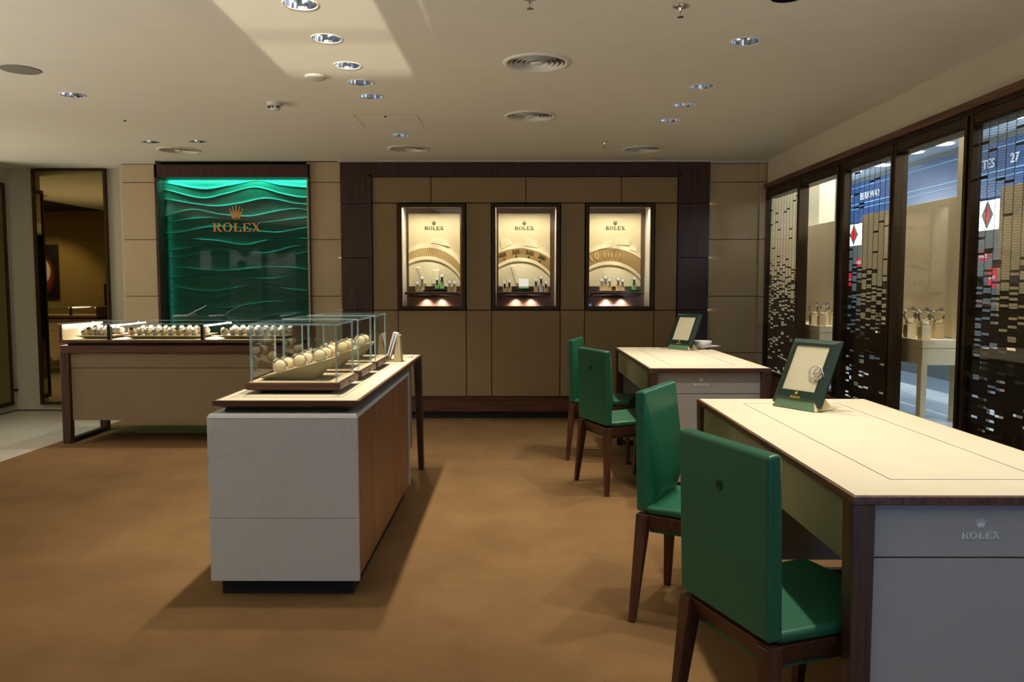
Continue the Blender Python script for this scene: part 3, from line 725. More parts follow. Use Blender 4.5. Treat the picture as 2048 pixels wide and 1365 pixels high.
for x0, x1, n, nm in SEC:
    flat_tray(x0, x1, 'watch_tray', 'shallow taupe tray of watches in the ' + nm + ' section of the left counter')
    for r, (yy, zz) in enumerate(((6.40, .8735), (6.56, .8735))):
        for k in range(n):
            xx = x0 + .04 + (x1 - x0 - .08) * (k + .5 * (r % 2)) / (n - .5)
            watch_and_cushion(xx, yy, zz, random.uniform(-.25, .25), '%s of the %s row, %s section of the left counter' % (ORD[k] , ['front', 'back'][r], nm), 'in the left counter', 1.0 if r == 0 else 1.12, gold=random.random() < .1)

# ------------------------------------------------------------------ island counter
IX0, IX1, IY0, IY1 = -1.248, -.639, 3.133, 4.702
ic = thing('island_counter', 'stone-fronted island counter with walnut doors and cream leather top', 'counter', (-.94, 4.2, 0))
part('plinth', MB().box(IX0 + .03, IX1 - .035, IY0 + .045, IY1 - .03, .001, .07), 'black', ic)
part('stone_front', MB().box(IX0, IX1, IY0, IY0 + .022, .07, .331), 'stone', ic, bevel=.0015)
part('stone_front', MB().box(IX0, IX1, IY0, IY0 + .022, .3325, .742), 'stone', ic, bevel=.0015)
part('stone_top', MB().hexa([(IX0, IY0, .744), (IX1, IY0, .744), (IX1, IY1, .744), (IX0, IY1, .744), (IX0 + .006, IY0 + .006, .7585), (IX1 - .006, IY0 + .006, .7585), (IX1 - .006, IY1, .7585), (IX0 + .006, IY1, .7585)]), 'stone', ic)
part('stone_end', MB().box(IX0, IX1, IY1 - .022, IY1, .07, .743), 'stone', ic)
part('carcass', MB().box(IX0 + .004, IX1 - .02, IY0 + .0225, IY1 - .023, .071, .742), 'stone', ic)
for a, b in ((IY0 + .026, 3.520), (3.524, 4.283), (4.287, IY1 - .025)):
    d = part('door', MB().box(IX1 - .019, IX1 - .008, a, b, .073, .738), 'oak', ic, bevel=.001)
part('neck', MB().box(IX0 + .05, IX1 - .05, IY0 + .07, 5.27, .7585, .772), 'black', ic)
SX0, SX1, SY0, SY1 = -1.235, -.636, 3.163, 5.30
part('top_slab', MB().hexa([(SX0 + .05, SY0 + .05, .772), (SX1 - .05, SY0 + .05, .772), (SX1 - .05, SY1 - .03, .772), (SX0 + .05, SY1 - .03, .772),
                            (SX0, SY0, .790), (SX1, SY0, .790), (SX1, SY1, .790), (SX0, SY1, .790)]).box(SX0, SX1, SY0, SY1, .790, .8095), 'walnutX', ic)
e = .012
part('leather_inlay', MB().box(SX0 + e, SX1 - e, SY0 + e, SY1 - e, .805, .811), 'cream', ic)
def groove(x0, x1, y0, y1, z, parent, w=.0018):
    part('inlay_line', MB().box(x0, x0 + w, y0, y1, z, z + .0006).box(x1 - w, x1, y0, y1, z, z + .0006).box(x0, x1, y0, y0 + w, z, z + .0006).box(x0, x1, y1 - w, y1, z, z + .0006), 'joint', parent)
groove(SX0 + .09, SX1 - .09, SY0 + .1, SY1 - .1, .811, ic, .002)
for x0, x1, dx in ((SX1 - .05, SX1, -.004), (SX0, SX0 + .05, .004)):
    part('leg', MB().hexa([(x0 - dx * 3, 5.37, .001), (x1 + dx, 5.37, .001), (x1 + dx, 5.44, .001), (x0 - dx * 3, 5.44, .001), (x0, 5.24, .785), (x1, 5.24, .785), (x1, 5.30, .785), (x0, 5.30, .785)]), 'walnut', ic, bevel=.003)
part('end_panel', MB().box(SX0 + .05, SX1 - .06, 5.20, 5.22, .2, .755), 'counter_panel', ic)
part('side_panel', MB().box(SX1 - .075, SX1 - .06, IY1 + .02, 5.20, .2, .755), 'counter_panel', ic)

def make_case():
    """countertop glass case, origin at its base centre"""
    r = thing('countertop_case', '', 'display case', group='glass cases on the island counter')
    a, b = .205, .192
    obj('foot', MB().box(-a + .05, a - .05, -b + .05, b - .05, 0, .008), 'black', r)
    bs = obj('base', MB().hexa([(-a + .045, -b + .045, .008), (a - .045, -b + .045, .008), (a - .045, b - .045, .008), (-a + .045, b - .045, .008),
                           (-a, -b, .020), (a, -b, .020), (a, b, .020), (-a, b, .020)]).box(-a, a, -b, b, .020, .048), 'walnutX', r)
    obj('lock', MB().lathe([(.005, 0), (.005, .002)], 12, (a, 0, .034), 'x'), 'black', bs)
    obj('base_lining', MB().box(-a + .028, a - .028, -b + .028, b - .028, .048, .050), 'traycloth', r)
    obj('lining_border', MB().box(-a + .012, -a + .028, -b + .012, b - .012, .048, .051).box(a - .028, a - .012, -b + .012, b - .012, .048, .051)
        .box(-a + .028, a - .028, -b + .012, -b + .028, .048, .051).box(-a + .028, a - .028, b - .028, b - .012, .048, .051), 'creamcloth', r)
    A, B, t, z0, z1 = .187, .176, .009, .048, .296
    obj('front_pane', MB().pane(-A, A, -B, -B + t, z0, z1), GE, r)
    obj('back_pane', MB().pane(-A, A, B - t, B, z0, z1), GE, r)
    obj('side_pane', MB().pane(-A, -A + t, -B + t + .0005, B - t - .0005, z0, z1), GE, r)
    obj('side_pane', MB().pane(A - t, A, -B + t + .0005, B - t - .0005, z0, z1), GE, r)
    obj('top_pane', MB().pane(-A, A, -B, B, z1 + .0005, z1 + .0095), GE, r)
    return r
def make_wedge_tray():
    r = obj('tilted_tray', MB().hexa([(-.135, -.085, 0), (.075, -.085, 0), (.075, .085, 0), (-.135, .085, 0), (-.150, -.125, .014), (.155, -.125, .094), (.155, .125, .094), (-.150, .125, .014)]), 'traycloth', bevel=.0015)
    tag(r, '', 'tray', 'tilted trays in the glass cases'); return r
case0 = Proto(make_case()); tray0 = Proto(make_wedge_tray())
CW = ['nearest', 'middle', 'farthest']
for i, yy in enumerate((3.54, 4.015, 4.48)):
    cx = -.958; z = .8118
    case0.put((cx, yy, z), 0, 'walnut-based glass case on the island counter, ' + CW[i] + ' of three')
    tray0.put((cx - .015, yy, z + .0505), 0, 'tilted cream tray inside the %s glass case on the island' % CW[i])
    for rr in range(2):
        for k in range(3):
            lx = -.075 + .088 * k; hz = .0345 + (.08 / .305) * (lx) + .0205
            x, y = cx - .015 + lx, yy - .062 + .12 * rr
            wh = '%s from the low end, %s row, %s glass case on the island' % (ORD[k], ['near', 'far'][rr], CW[i])
            tilt = math.atan2(.08, .305)
            c = cushion0.put((x, y, z + hz + .0505 + .021), (0, -tilt, PI / 2 + random.uniform(-.1, .1) + PI), 'cream cushion, ' + wh, 1.0, 'cushions in the island cases')
            (watch1 if (i + k + rr) % 4 == 3 else watch0).put((x, y, z + hz + .0505 + .021), c.rotation_euler[:], ('gold' if (i + k + rr) % 4 == 3 else 'steel') + ' wristwatch, ' + wh, 1.0, 'watches in the island cases')

bh = thing('brochure_holder', 'beige leaflet holder at the far end of the island counter', 'holder', (-.76, 4.80, .811))
part('back_board', MB().prism([(-.748, .8118), (-.700, .8118), (-.706, .975), (-.722, .975)], 4.775, 4.86, 'y'), 'traycloth', bh)
part('pocket_base', MB().box(-.80, -.748, 4.775, 4.86, .8118, .822), 'traycloth', bh)
for i, (dx, lab) in enumerate(((0, 'white leaflet leaning in the holder, nearer the glass cases'), (.016, 'white leaflet leaning in the holder, against the beige board'))):
    o = obj('leaflet', MB().hexa([(-.795 + dx, 4.78, .824), (-.789 + dx, 4.78, .824), (-.789 + dx, 4.85, .824), (-.795 + dx, 4.85, .824), (-.748 + dx, 4.78, .993 - i * .004), (-.735 + dx, 4.78, .990 - i * .004), (-.735 + dx, 4.85, .990 - i * .004), (-.748 + dx, 4.85, .993 - i * .004)]), 'paper')
    tag(o, lab, 'leaflet')
o = obj('card_box', MB().box(-.70, -.67, 5.05, 5.11, .8118, .826), 'paper', bevel=.002); tag(o, 'small white card box behind the leaflet holder', 'box')

# ------------------------------------------------------------------ desks
def make_desk():
    """origin at the floor below the top's centre; 0.74 m wide (x), 1.60 m long (y)"""
    r = thing('consultation_desk', '', 'desk', group='consultation desks')
    hw, hl, zt = .368, .80, .784
    tp = obj('desk_top', MB().box(-hw, hw, -hl, hl, .762, .7825), 'walnutY', r, bevel=.002)
    obj('leather_inlay', MB().box(-hw + .010, hw - .010, -hl + .010, hl - .010, .778, .784), 'cream', tp)
    w = .0022; x0, x1, y0, y1, z = -.205, .195, -.64, .66, .784
    obj('inlay_line', MB().box(x0, x0 + w, y0, y1, z, z + .0005).box(x1 - w, x1, y0, y1, z, z + .0005).box(x0, x1, y0, y0 + w, z, z + .0005).box(x0, x1, y1 - w, y1, z, z + .0005), 'joint', tp)
    for sx in (-1, 1):
        for sy in (-1, 1):
            X0_, X1_ = sorted((sx * hw, sx * (hw - .055))); Y0_, Y1_ = sorted((sy * hl, sy * (hl - .06)))
            dx = -sx * .012; dy = -sy * .012
            q0, q1 = (X0_, X1_) if sx < 0 else (X0_, X1_)
            bx0, bx1 = (X0_ + .004, X1_ - .004); by0, by1 = (Y0_ + (.004), Y1_ - .004)
            obj('leg', MB().hexa([(bx0 + dx, by0 + dy, .001), (bx1 + dx, by0 + dy, .001), (bx1 + dx, by1 + dy, .001), (bx0 + dx, by1 + dy, .001), (X0_, Y0_, .762), (X1_, Y0_, .762), (X1_, Y1_, .762), (X0_, Y1_, .762)]), 'walnut', r, bevel=.003)
    obj('foot_rail', MB().box(-hw + .07, hw - .07, -hl + .02, -hl + .055, .001, .035), 'black', r)
    obj('foot_rail', MB().box(-hw + .07, hw - .07, hl - .055, hl - .02, .001, .035), 'black', r)
    # end panels (near and far) with a drawer band and a joint
    for sy in (-1, 1):
        y0_, y1_ = sorted((sy * (hl - .035), sy * (hl - .055)))
        obj('end_panel', MB().box(-hw + .056, hw - .056, y0_, y1_, .08, .622), 'desk_panel', r, bevel=.0015)
        b = obj('end_band', MB().box(-hw + .056, hw - .056, y0_, y1_, .626, .760), 'desk_panel', r, bevel=.0015)
    obj('crown', crown(.016, .002, face((0, -1, 0), (0, 0, 1), (-.045, -hl + .035, .684))), 'silver', r)
    obj('lettering', rolex_word(.0165, .003, face((0, -1, 0), (0, 0, 1), (-.045, -hl + .035, .680))), 'silver', r)
    obj('drawer', MB().box(-hw + .018, -hw + .036, -hl + .06, hl - .06, .60, .760), 'apron', r, bevel=.0015)
    obj('drawer_box', MB().box(-hw + .037, hw - .03, -hl + .06, hl - .06, .62, .758), 'apron', r)
    obj('modesty_panel', MB().box(.10, .12, -hl + .06, hl - .06, .23, .60), 'counter_panel', r)
    obj('service_panel', MB().box(hw - .05, hw - .02, -hl + .06, hl - .06, .30, .62), 'counter_panel', r)
    return r
desk0 = Proto(make_desk())
desk0.put((1.163, 2.62, 0), 0, 'cream-topped walnut desk in the foreground, nearest the camera')
desk0.put((1.168, 5.483, 0), 0, 'cream-topped walnut desk farther back, beside the window wall')

# ------------------------------------------------------------------ chairs
def make_chair():
    """origin on the floor at the seat centre; faces +x"""
    r = thing('dining_chair', '', 'chair', group='green chairs at the desks')
    hw = .19
    # backrest: side profile (x,z), front folds out at lumbar height and tucks back to the seat
    prof = [(-.222, .425), (-.235, .88), (-.195, .885), (-.148, .57), (-.176, .455), (-.176, .425)]
    mb = MB(); vs = []
    for y in (-1, 1):      # the padded front folds out to a lumbar ridge between two side facets
        vs += [(-.222, y * hw, .425), (-.235, y * hw, .88), (-.196, y * hw, .885), (-.180, y * hw, .425), (-.132, y * .115, .56), (-.170, y * .125, .44)]
    mb.add(vs, [(0, 1, 2, 3), (9, 8, 7, 6), (0, 6, 7, 1), (1, 7, 8, 2), (2, 8, 10, 4), (4, 10, 11, 5), (2, 4, 5, 3), (8, 9, 11, 10), (0, 3, 5, 11, 9, 6)])
    bk = obj('backrest', mb, 'green', r, bevel=.010, seg=3)
    X = face((-1, 0, 0), (0, 0, 1), (-.2342, 0, .74))
    obj('embossed_crown', crown(.017, .0012, X), 'darkgreen', bk)
    # seat cushion: trapezoid, slightly wider at the front
    mb = MB().hexa([(-.19, -.185, .415), (.235, -.20, .415), (.235, .20, .415), (-.19, .185, .415), (-.19, -.19, .447), (.225, -.205, .457), (.225, .205, .457), (-.19, .19, .447)])
    obj('seat', mb, 'green', r, bevel=.014, seg=3)
    mb = MB().hexa([(-.19, -.165, .355), (.205, -.18, .355), (.205, .18, .355), (-.19, .165, .355), (-.215, -.185, .413), (.225, -.198, .413), (.225, .198, .413), (-.215, .185, .413)])
    obj('seat_frame', mb, 'chairwood', r, bevel=.002)
    obj('seat_underside', MB().box(-.18, .195, -.155, .155, .340, .356), 'green', r)
    for sx, sy in ((-1, -1), (-1, 1), (1, -1), (1, 1)):
        tx, ty = (-.200 if sx < 0 else .205), sy * .165
        bx, by = (-.225 if sx < 0 else .215), sy * .212
        a, b = (.024 if sx < 0 else .02), .013
        P = []
        for (cx_, cy_, h_, z_) in ((bx, by, b, .001), (tx, ty, a, .412)):
            P += [(cx_ - h_, cy_ - h_, z_), (cx_ + h_, cy_ - h_, z_), (cx_ + h_, cy_ + h_, z_), (cx_ - h_, cy_ + h_, z_)]
        obj('leg', MB().hexa(P), 'chairwood', r, bevel=.003)
    return r
chair0 = Proto(make_chair())
def place_chair(p, q, ang, label):
    """p,q: floor points of the two back legs"""
    a = math.radians(ang); m = ((p[0] + q[0]) / 2, (p[1] + q[1]) / 2); d = .222
    chair0.put((m[0] + d * math.cos(a), m[1] + d * math.sin(a), 0), a, label)
place_chair((.402, 5.086), (.559, 4.69), 21.3, 'green upholstered chair at the far desk, the one turned with its back to us')
place_chair((.385, 5.678), (.505, 6.08), -16.5, 'green upholstered chair behind the far desk chair, nearest the back wall')
place_chair((.446, 2.906), (.656, 3.285), -29, 'green chair at the near desk whose padded front faces the camera')
place_chair((.453, 2.185), (.615, 1.795), 20.8, 'closest green chair, dark back towards the camera at the near desk')

# ------------------------------------------------------------------ things on the desks
def make_frame():
    """tilted display frame; origin at the table under the middle of its front edge, faces -y"""
    r = thing('tabletop_display', '', 'display stand', group='green tabletop displays')
    th = math.radians(26.7); Xf = Matrix.Translation((0, .0, .022)) @ Matrix.Rotation(-th, 4, 'X')   # local x width, z up the frame
    w, h, c = .1175, .287, .030
    P = lambda x, y, z: tuple(Xf @ Vector((x, y, z)))
    def ringm(a, b, ya, yb_, c1):
        return None
    mb = MB()
    o_ = [(-w, 0), (w, 0), (w, h), (-w, h)]; i_ = [(-w + .038, .055), (w - .038, .055), (w - .038, h - .034), (-w + .038, h - .034)]
    m_ = [(-w + c * .8, c * .8), (w - c * .8, c * .8), (w - c * .8, h - c * .8), (-w + c * .8, h - c * .8)]
    vs = [P(x, .012, z) for x, z in o_] + [P(x, -.006, z) for x, z in m_] + [P(x, -.006, z) for x, z in i_] + [P(x, .0, z) for x, z in i_] + [P(x, .020, z) for x, z in o_]
    fs = []
    for k in range(4):
        j = (k + 1) % 4
        fs += [(k, j, 4 + j, 4 + k), (4 + k, 4 + j, 8 + j, 8 + k), (8 + k, 8 + j, 12 + j, 12 + k), (16 + k, 16 + j, j, k)]
    fs.append((19, 18, 17, 16)); mb.add(vs, fs)
    fr = obj('frame', mb, 'darkgreen', r)
    mb = MB(); mb.hexa([P(x, y, z) for y, zz in ((-.001, 0), (.004, 0)) for x, z in i_]); obj('insert', mb, 'insert', r)
    Xt = Xf @ face((0, -1, 0), (0, 0, 1), (0, -.0065, .034)).to_4x4()
    obj('crown', crown(.0085, .001, Xt @ Matrix.Translation((0, -.004, 0))), 'goldflat', fr)
    obj('lettering', rolex_word(.0082, .001, Xt @ Matrix.Translation((0, -.008, 0))), 'goldflat', fr)
    smb = MB().hexa([(-.104, -.006, .001), (.104, -.006, .001), (.104, .112, .001), (-.104, .112, .001), (-.085, .012, .045), (.085, .012, .045), (.085, .040, .078), (-.085, .040, .078)]); smb.mi[3] = smb.mi[5] = 1
    obj('stand', smb, ['basegreen', 'creamcloth'], r, bevel=.001)
    return r
f0 = Proto(make_frame())
f0.put((1.1165, 3.126, .785), math.atan2(-.178, .107), 'dark green display frame with cream insert on the near desk')
f0.put((1.254, 6.035, .785), math.atan2(-.188, .15), 'dark green display frame with cream insert on the far desk')
# steel loop on the near frame's right border
base = Matrix.Translation((1.1165, 3.126, .785)) @ Matrix.Rotation(math.atan2(-.178, .107), 4, 'Z') @ Matrix.Translation((0, 0, .022)) @ Matrix.Rotation(-math.radians(26.7), 4, 'X')
mb = MB()
for rx, rz_, tw, ox, rr in ((.030, .026, .2, 0, .0022), (.022, .030, .9, .002, .0018), (.012, .018, -.5, .004, .003)):
    mb.tube([tuple(base @ Vector((.062 + ox + rx * math.cos(a) * math.cos(tw) - rz_ * math.sin(a) * math.sin(tw), -.014 - .006 * math.sin(a), .135 + rx * math.cos(a) * math.sin(tw) + rz_ * math.sin(a) * math.cos(tw)))) for a in [2 * PI * k / 28 for k in range(28)]], rr, 6, loop=True)
mb.tube([tuple(base @ Vector((.075 + .02 * t, -.013, .150 - .012 * t * t))) for t in [0, .5, 1, 1.5]], .0018, 6)
o = obj('watch_bracelet', mb, 'chrome', smooth=True); tag(o, 'polished steel loop on the right border of the near green frame', 'bracelet')
# white dish and papers on the far desk
dz = .785
ds = thing('paper_tray', 'white curved tray holding paper, behind the far green frame', 'tray', (1.44, 6.13, dz))
mb = MB(); prof = [(.035, .002), (.055, .004), (.075, .028), (.082, .062), (.078, .062), (.070, .030), (.052, .009), (.0, .007)]
mb.lathe(prof, 24, (1.45, 6.12, dz), close=False); part('bowl', mb, 'paper', ds, smooth=True)
part('foot', MB().lathe([(.04, 0), (.05, .006)], 20, (1.45, 6.12, dz)), 'black', ds)
o = obj('paper_sheet', MB().hexa([(1.47, 6.02, dz + .020), (1.60, 6.10, dz + .022), (1.54, 6.20, dz + .022), (1.44, 6.13, dz + .020), (1.47, 6.02, dz + .022), (1.60, 6.10, dz + .0245), (1.54, 6.20, dz + .0245), (1.44, 6.13, dz + .022)]), 'paper'); tag(o, 'white sheet sticking out beside the curved tray on the far desk', 'paper')
o = obj('beaded_cord', MB().tube([(1.09 + .115 * t + .008 * math.sin(22 * t), 6.20 + .06 * math.sin(7 * t) - .03 * t, dz + .004 + .004 * abs(math.sin(16 * t))) for t in [k / 40 for k in range(41)]], .0022, 6), 'black'); tag(o, 'thin black cord lying on the far desk beside the green frame', 'cord')

# ------------------------------------------------------------------ ceiling fittings
def make_downlight():
    r = thing('recessed_downlight', '', 'downlight', group='recessed downlights')
    obj('trim_ring', MB().lathe([(.076, 0), (.075, -.003), (.069, -.003), (.067, 0)], 40, close=False), 'ceiling', r, smooth=True)
    mb = MB(); n = 22; vs = []
    for i, (rr, z) in enumerate(((.067, 0), (.062, .03), (.050, .062), (.030, .085))):
        for k in range(n):
            q = rr * (1 + (.035 if k % 2 else -.035)); vs.append((q * math.cos(2 * PI * k / n), q * math.sin(2 * PI * k / n), z))
    mb.add(vs, [(i * n + k, i * n + (k + 1) % n, (i + 1) * n + (k + 1) % n, (i + 1) * n + k) for i in range(3) for k in range(n)] + [tuple(3 * n + k for k in range(n))])
    obj('reflector', mb, 'alu', r)
    obj('bulb', MB().lathe([(.010, .026), (.018, .036), (.019, .06), (.012, .085)], 14), 'lampdisc', r, smooth=True)
    return r
dl0 = Proto(make_downlight())
DLN = ['nearest downlight of the left-centre row, cut by the top edge', 'second downlight of the left-centre row', 'third downlight of the left-centre row', 'fourth downlight of the left-centre row, beside the smoke detector',
       'fifth downlight of the left-centre row', 'lone downlight in front of the walnut wall', 'nearest downlight of the right row', 'second downlight of the right row', 'third downlight of the right row', 'farthest downlight of the right row',
       'downlight on the far left of the ceiling', 'left one of the two downlights before the green wall', 'right one of the two downlights before the green wall']
for (x, y), nm in zip(VISDL, DLN):
    dl0.put((x, y, H), 0, nm)
    spot('downlight_lamp', (x, y, H - .008), (0, 0, -1), 86, DL * (1.0 if x > -2 else .8), WARM, .03, .95)
for x, y in BACKDL:
    spot('downlight_lamp', (x, y, H - .008), (0, 0, -1), 86, DL * (1.0 if x > 0 else .6), WARM, .03, .95)

def make_vent():
    r = thing('ceiling_vent', '', 'air vent', group='round ceiling vents')
    obj('outer_ring', MB().lathe([(.178, 0), (.176, -.006), (.160, -.010), (.150, -.002), (.148, .02)], 56, close=False), 'ceiling', r, smooth=True)
    for rr in (.128, .102, .076, .050):
        obj('louvre', MB().lathe([(rr + .016, -.004), (rr - .006, .020), (rr - .008, .020), (rr + .013, -.007)], 48, close=False), 'ceiling', r, smooth=True)
    obj('centre_disc', MB().lathe([(.034, -.004), (.030, -.008), (.0, -.009)], 32, close=False), 'ceiling', r, smooth=True)
    obj('duct', MB().lathe([(.149, .1), (.0, .1)], 32, close=False).lathe([(.149, 0), (.149, .1)], 32, close=False), 'ring', r)
    return r
v0 = Proto(make_vent())
for (x, y), nm in zip(VENT, ['nearest round ceiling vent, largest of the five', 'round ceiling vent behind the nearest one', 'round ceiling vent before the left end of the walnut wall', 'round ceiling vent before the right end of the walnut wall', 'round ceiling vent before the green wall']):
    v0.put((x, y, H), 0, nm)
o = obj('ceiling_speaker', MB().lathe([(.100, 0), (.098, -.004), (.0, -.005)], 40, (-2.70, 4.36, H), close=False), 'speaker'); tag(o, 'grey round ceiling speaker at the far left', 'speaker')
sd_ = thing('smoke_detector', 'flat white disc detector on the ceiling beside the fourth downlight', 'smoke detector', (-1.13, 4.51, H))
part('housing', MB().lathe([(.058, 0), (.058, -.010), (.050, -.016), (.0, -.018)], 36, (-1.13, 4.51, H), close=False), 'whiteplastic', sd_, smooth=True)
sd_ = thing('smoke_detector', 'white smoke detector with a stepped sensor head, left of the flat disc', 'smoke detector', (-1.55, 5.15, H))
part('housing', MB().lathe([(.052, 0), (.052, -.014), (.036, -.022)], 30, (-1.55, 5.15, H), close=False), 'whiteplastic', sd_, smooth=True)
part('sensor', MB().lathe([(.036, -.022), (.030, -.045), (.0, -.047)], 24, (-1.55, 5.15, H), close=False), 'whiteplastic', sd_, smooth=True)
part('sensor_slots', MB().box(-1.588, -1.572, 5.112, 5.120, H - .038, H - .026).box(-1.562, -1.556, 5.108, 5.116, H - .038, H - .026).box(-1.532, -1.516, 5.112, 5.122, H - .038, H - .026), 'black', sd_)
def make_sprinkler():
    r = thing('ceiling_sprinkler', '', 'sprinkler', group='ceiling sprinklers')
    obj('rosette', MB().lathe([(.034, 0), (.030, -.006), (.012, -.010)], 24), 'chrome', r, smooth=True)
    obj('nozzle', MB().lathe([(.010, -.010), (.006, -.022), (.003, -.026), (.003, -.044)], 12), 'chrome', r)
    obj('deflector', MB().lathe([(.013, -.044), (.014, -.046)], 16), 'chrome', r)
    return r
s0 = Proto(make_sprinkler())
s0.put((.695, 3.40, H), 0, 'steel sprinkler head near the top edge, right of centre')
s0.put((.73, 6.52, H), 0, 'small sprinkler head before the walnut wall')
s0.put((.06, 3.30, H), 0, 'sprinkler head just cut by the top edge of the view')
for x, y, nm in ((-2.79, 5.69, 'tiny dark ceiling sensor at left'), (-.907, 5.56, 'tiny dark ceiling sensor in the access panel')):
    o = obj('ceiling_sensor', MB().lathe([(.010, 0), (.008, -.006)], 14, (x, y, H)), 'joint'); tag(o, nm, 'sensor')
o = obj('access_panel', MB().box(-1.12, -1.117, 5.51, 5.94, H - .001, H).box(-.683, -.680, 5.51, 5.94, H - .001, H).box(-1.117, -.683, 5.51, 5.512, H - .0008, H), 'ring'); tag(o, 'flush ceiling access panel outlined by thin joints', 'access panel')

# ------------------------------------------------------------------ window wall
struct('trim_7', MB().box(WX - .03, WX + .1, 1.6, 7.53, 2.190, 2.232), 'walnutY')
bays = [('curtain', 6.664, 7.50), ('clear', 5.852, 6.620), ('curtain', 5.020, 5.727), ('clear', 4.209, 4.965), ('curtain', 3.05, 4.140), ('clear', 1.9, 2.86)]
SILL = .45
struct('trim_8', MB().box(WX - .035, WX + .12, 1.6, 7.53, 0, SILL), 'walnutY')
struct('trim_9', MB().box(WX, WX + .1, 1.6, 7.53, 2.10, 2.190).box(WX - .01, WX, 1.6, 7.53, 2.165, 2.188), 'bronze2')
posts = [(7.50, 7.54), (6.620, 6.664), (5.727, 5.852), (4.965, 5.020), (4.140, 4.209), (2.86, 3.05), (1.78, 1.9)]
for n_, (kind, y0, y1) in enumerate(bays):
    wn = struct('window_%d' % (n_ + 1))
    xg = WX + (.012 if kind == 'curtain' else .03); xd = WX + (.028 if kind == 'curtain' else .07)
    part('window_frame', MB().box(WX - .012, xd, y1 - .004, y1 + .02, SILL, 2.165).box(WX - .012, xd, y0 - .02, y0 + .004, SILL, 2.165).box(WX - .006, xd, y0, y1, 2.112, 2.165).box(WX, xd, y0, y1, SILL, SILL + .03), 'bronze', wn, bevel=.003)
    part('window_glass', MB().box(xg, xg + .006, y0 + .004, y1 - .004, SILL + .03, 2.112), 'glasswin', wn)
for y0, y1 in posts:
    struct('trim_post', MB().box(WX + .002, WX + .045, y0, y1, SILL, 2.165), 'bronze2')
def curtain(y0, y1, label):
    z1, z0 = 2.11, SILL + .03; cw = .070; rh = .0135; n = int((y1 - y0) / cw); m = int((z1 - z0) / rh); xc = WX + .032
    mb = MB(); rnd = random.Random(int(y0 * 100)); dy = (y1 - y0) / n
    for i in range(n):
        a = y0 + i * dy; b = a + dy; off = .5 * rh * (i % 2)
        for j in range(m):
            z = z1 - (j + 1) * rh - off
            if z < z0: continue
            f = (z1 - z) / (z1 - z0)
            p = .035 if f < .38 else (.035 + (f - .38) / .22 * .6 if f < .6 else (.635 + (f - .6) / .15 * .25 if f < .75 else .885))
            if rnd.random() < p: mb.box(xc, xc + .003, a + .0005, b - .0005, z + .0002, z + rh - .0002, 0)
            else: mb.box(xc + .0005, xc + .0025, a + .001, b - .001, z - .0007, z + .0007, 1)
            # bent link wire at the column edge
            s = .003 if j % 2 else -.003
            mb.hexa([(xc, a - .0005 + s, z), (xc + .003, a - .0005 + s, z), (xc + .003, a + .0005 + s, z), (xc, a + .0005 + s, z),
                     (xc, a - .0005 - s, z + rh), (xc + .003, a - .0005 - s, z + rh), (xc + .003, a + .0005 - s, z + rh), (xc, a + .0005 - s, z + rh)], 1)
    o = obj('chain_curtain', mb, ['tile', 'wire'], loc=(xc, (y0 + y1) / 2, z0)); tag(o, label, 'curtain', 'tiled metal curtains', 'stuff')
curtain(6.668, 7.496, 'dark tiled metal mesh curtain in the farthest window bay')
curtain(5.024, 5.723, 'dark tiled metal mesh curtain in the middle window bay')
curtain(3.054, 4.136, 'dark tiled metal mesh curtain in the nearest window bay at the right edge')

# window display zone behind the glass
for y in (1.9, 3.0, 3.9, 4.9, 5.5, 6.2, 6.9, 7.4):  # spots without fittings, added to brighten the cream boards behind the glass
    spot('window_display_lamp', (2.58, y, 2.9), (.06, 0, -1), 80, 60, (1, .92, .80), .04, .8)
spot('window_display_lamp', (3.2, 7.5, 2.9), (0, .25, -1), 80, 60, (1, .92, .80), .04, .8)
struct('window_deck', MB().box(WX + .12, 3.35, 1.6, 7.61, .38, .44), 'mallfloor')
struct('trim_10', MB().box(2.9, 3.38, 8.0, 8.05, 0, 3.0).box(2.42, 2.9, 7.58, 7.61, 0, 3.0), 'display')
for y0, y1, lab in ((6.643, 7.55, 'cream backboard behind the farthest window bay'), (4.782, 6.29, 'cream backboard behind the middle window bays'), (2.7, 4.505, 'cream backboard behind the nearest mesh curtain')):
    o = obj('display_backboard', MB().box(2.75, 2.79, y0, y1, .95, 1.835).box(2.76, 2.78, y0 + .05, y0 + .09, .44, .95).box(2.76, 2.78, y1 - .09, y1 - .05, .44, .95), 'display', bevel=.002); tag(o, lab, 'display board', 'window backboards')
for y0 in (4.80, 6.66): struct('trim_mullion', MB().box(2.72, 2.76, y0, y0 + .10, .44, 3.0), 'display')
def make_display_table(L):
    r = thing('display_table', '', 'display table', group='window display tables')
    obj('table_top', MB().box(0, .24, 0, L, .455, .505), 'display', r, bevel=.002); obj('apron', MB().box(.005, .235, .005, L - .005, .35, .455), 'display', r)
    for x in (0, .205):
        for y in (0, L - .05): obj('leg', MB().box(x, x + .035, y, y + .05, .001, .35), 'display', r)
    return r
TB = [(4.80, 1.0, 'cream display table with watch stands behind the clear glass'), (6.43, .75, 'cream display table behind the farther clear glass'), (3.1, 1.1, 'cream display table behind the nearest mesh curtain')]
def make_stand():
    r = thing('watch_stand', '', 'watch stand', group='watch stands in the window')
    obj('block', MB().box(-.028, .028, -.028, .028, 0, .085), 'creamcloth', r, bevel=.003)
    obj('collar', MB().lathe([(.022, .085), (.026, .09), (.026, .105), (.020, .11)], 16), 'creamcloth', r, smooth=True)
    return r
ws = Proto(make_stand())
wt = Proto(make_watch()); 
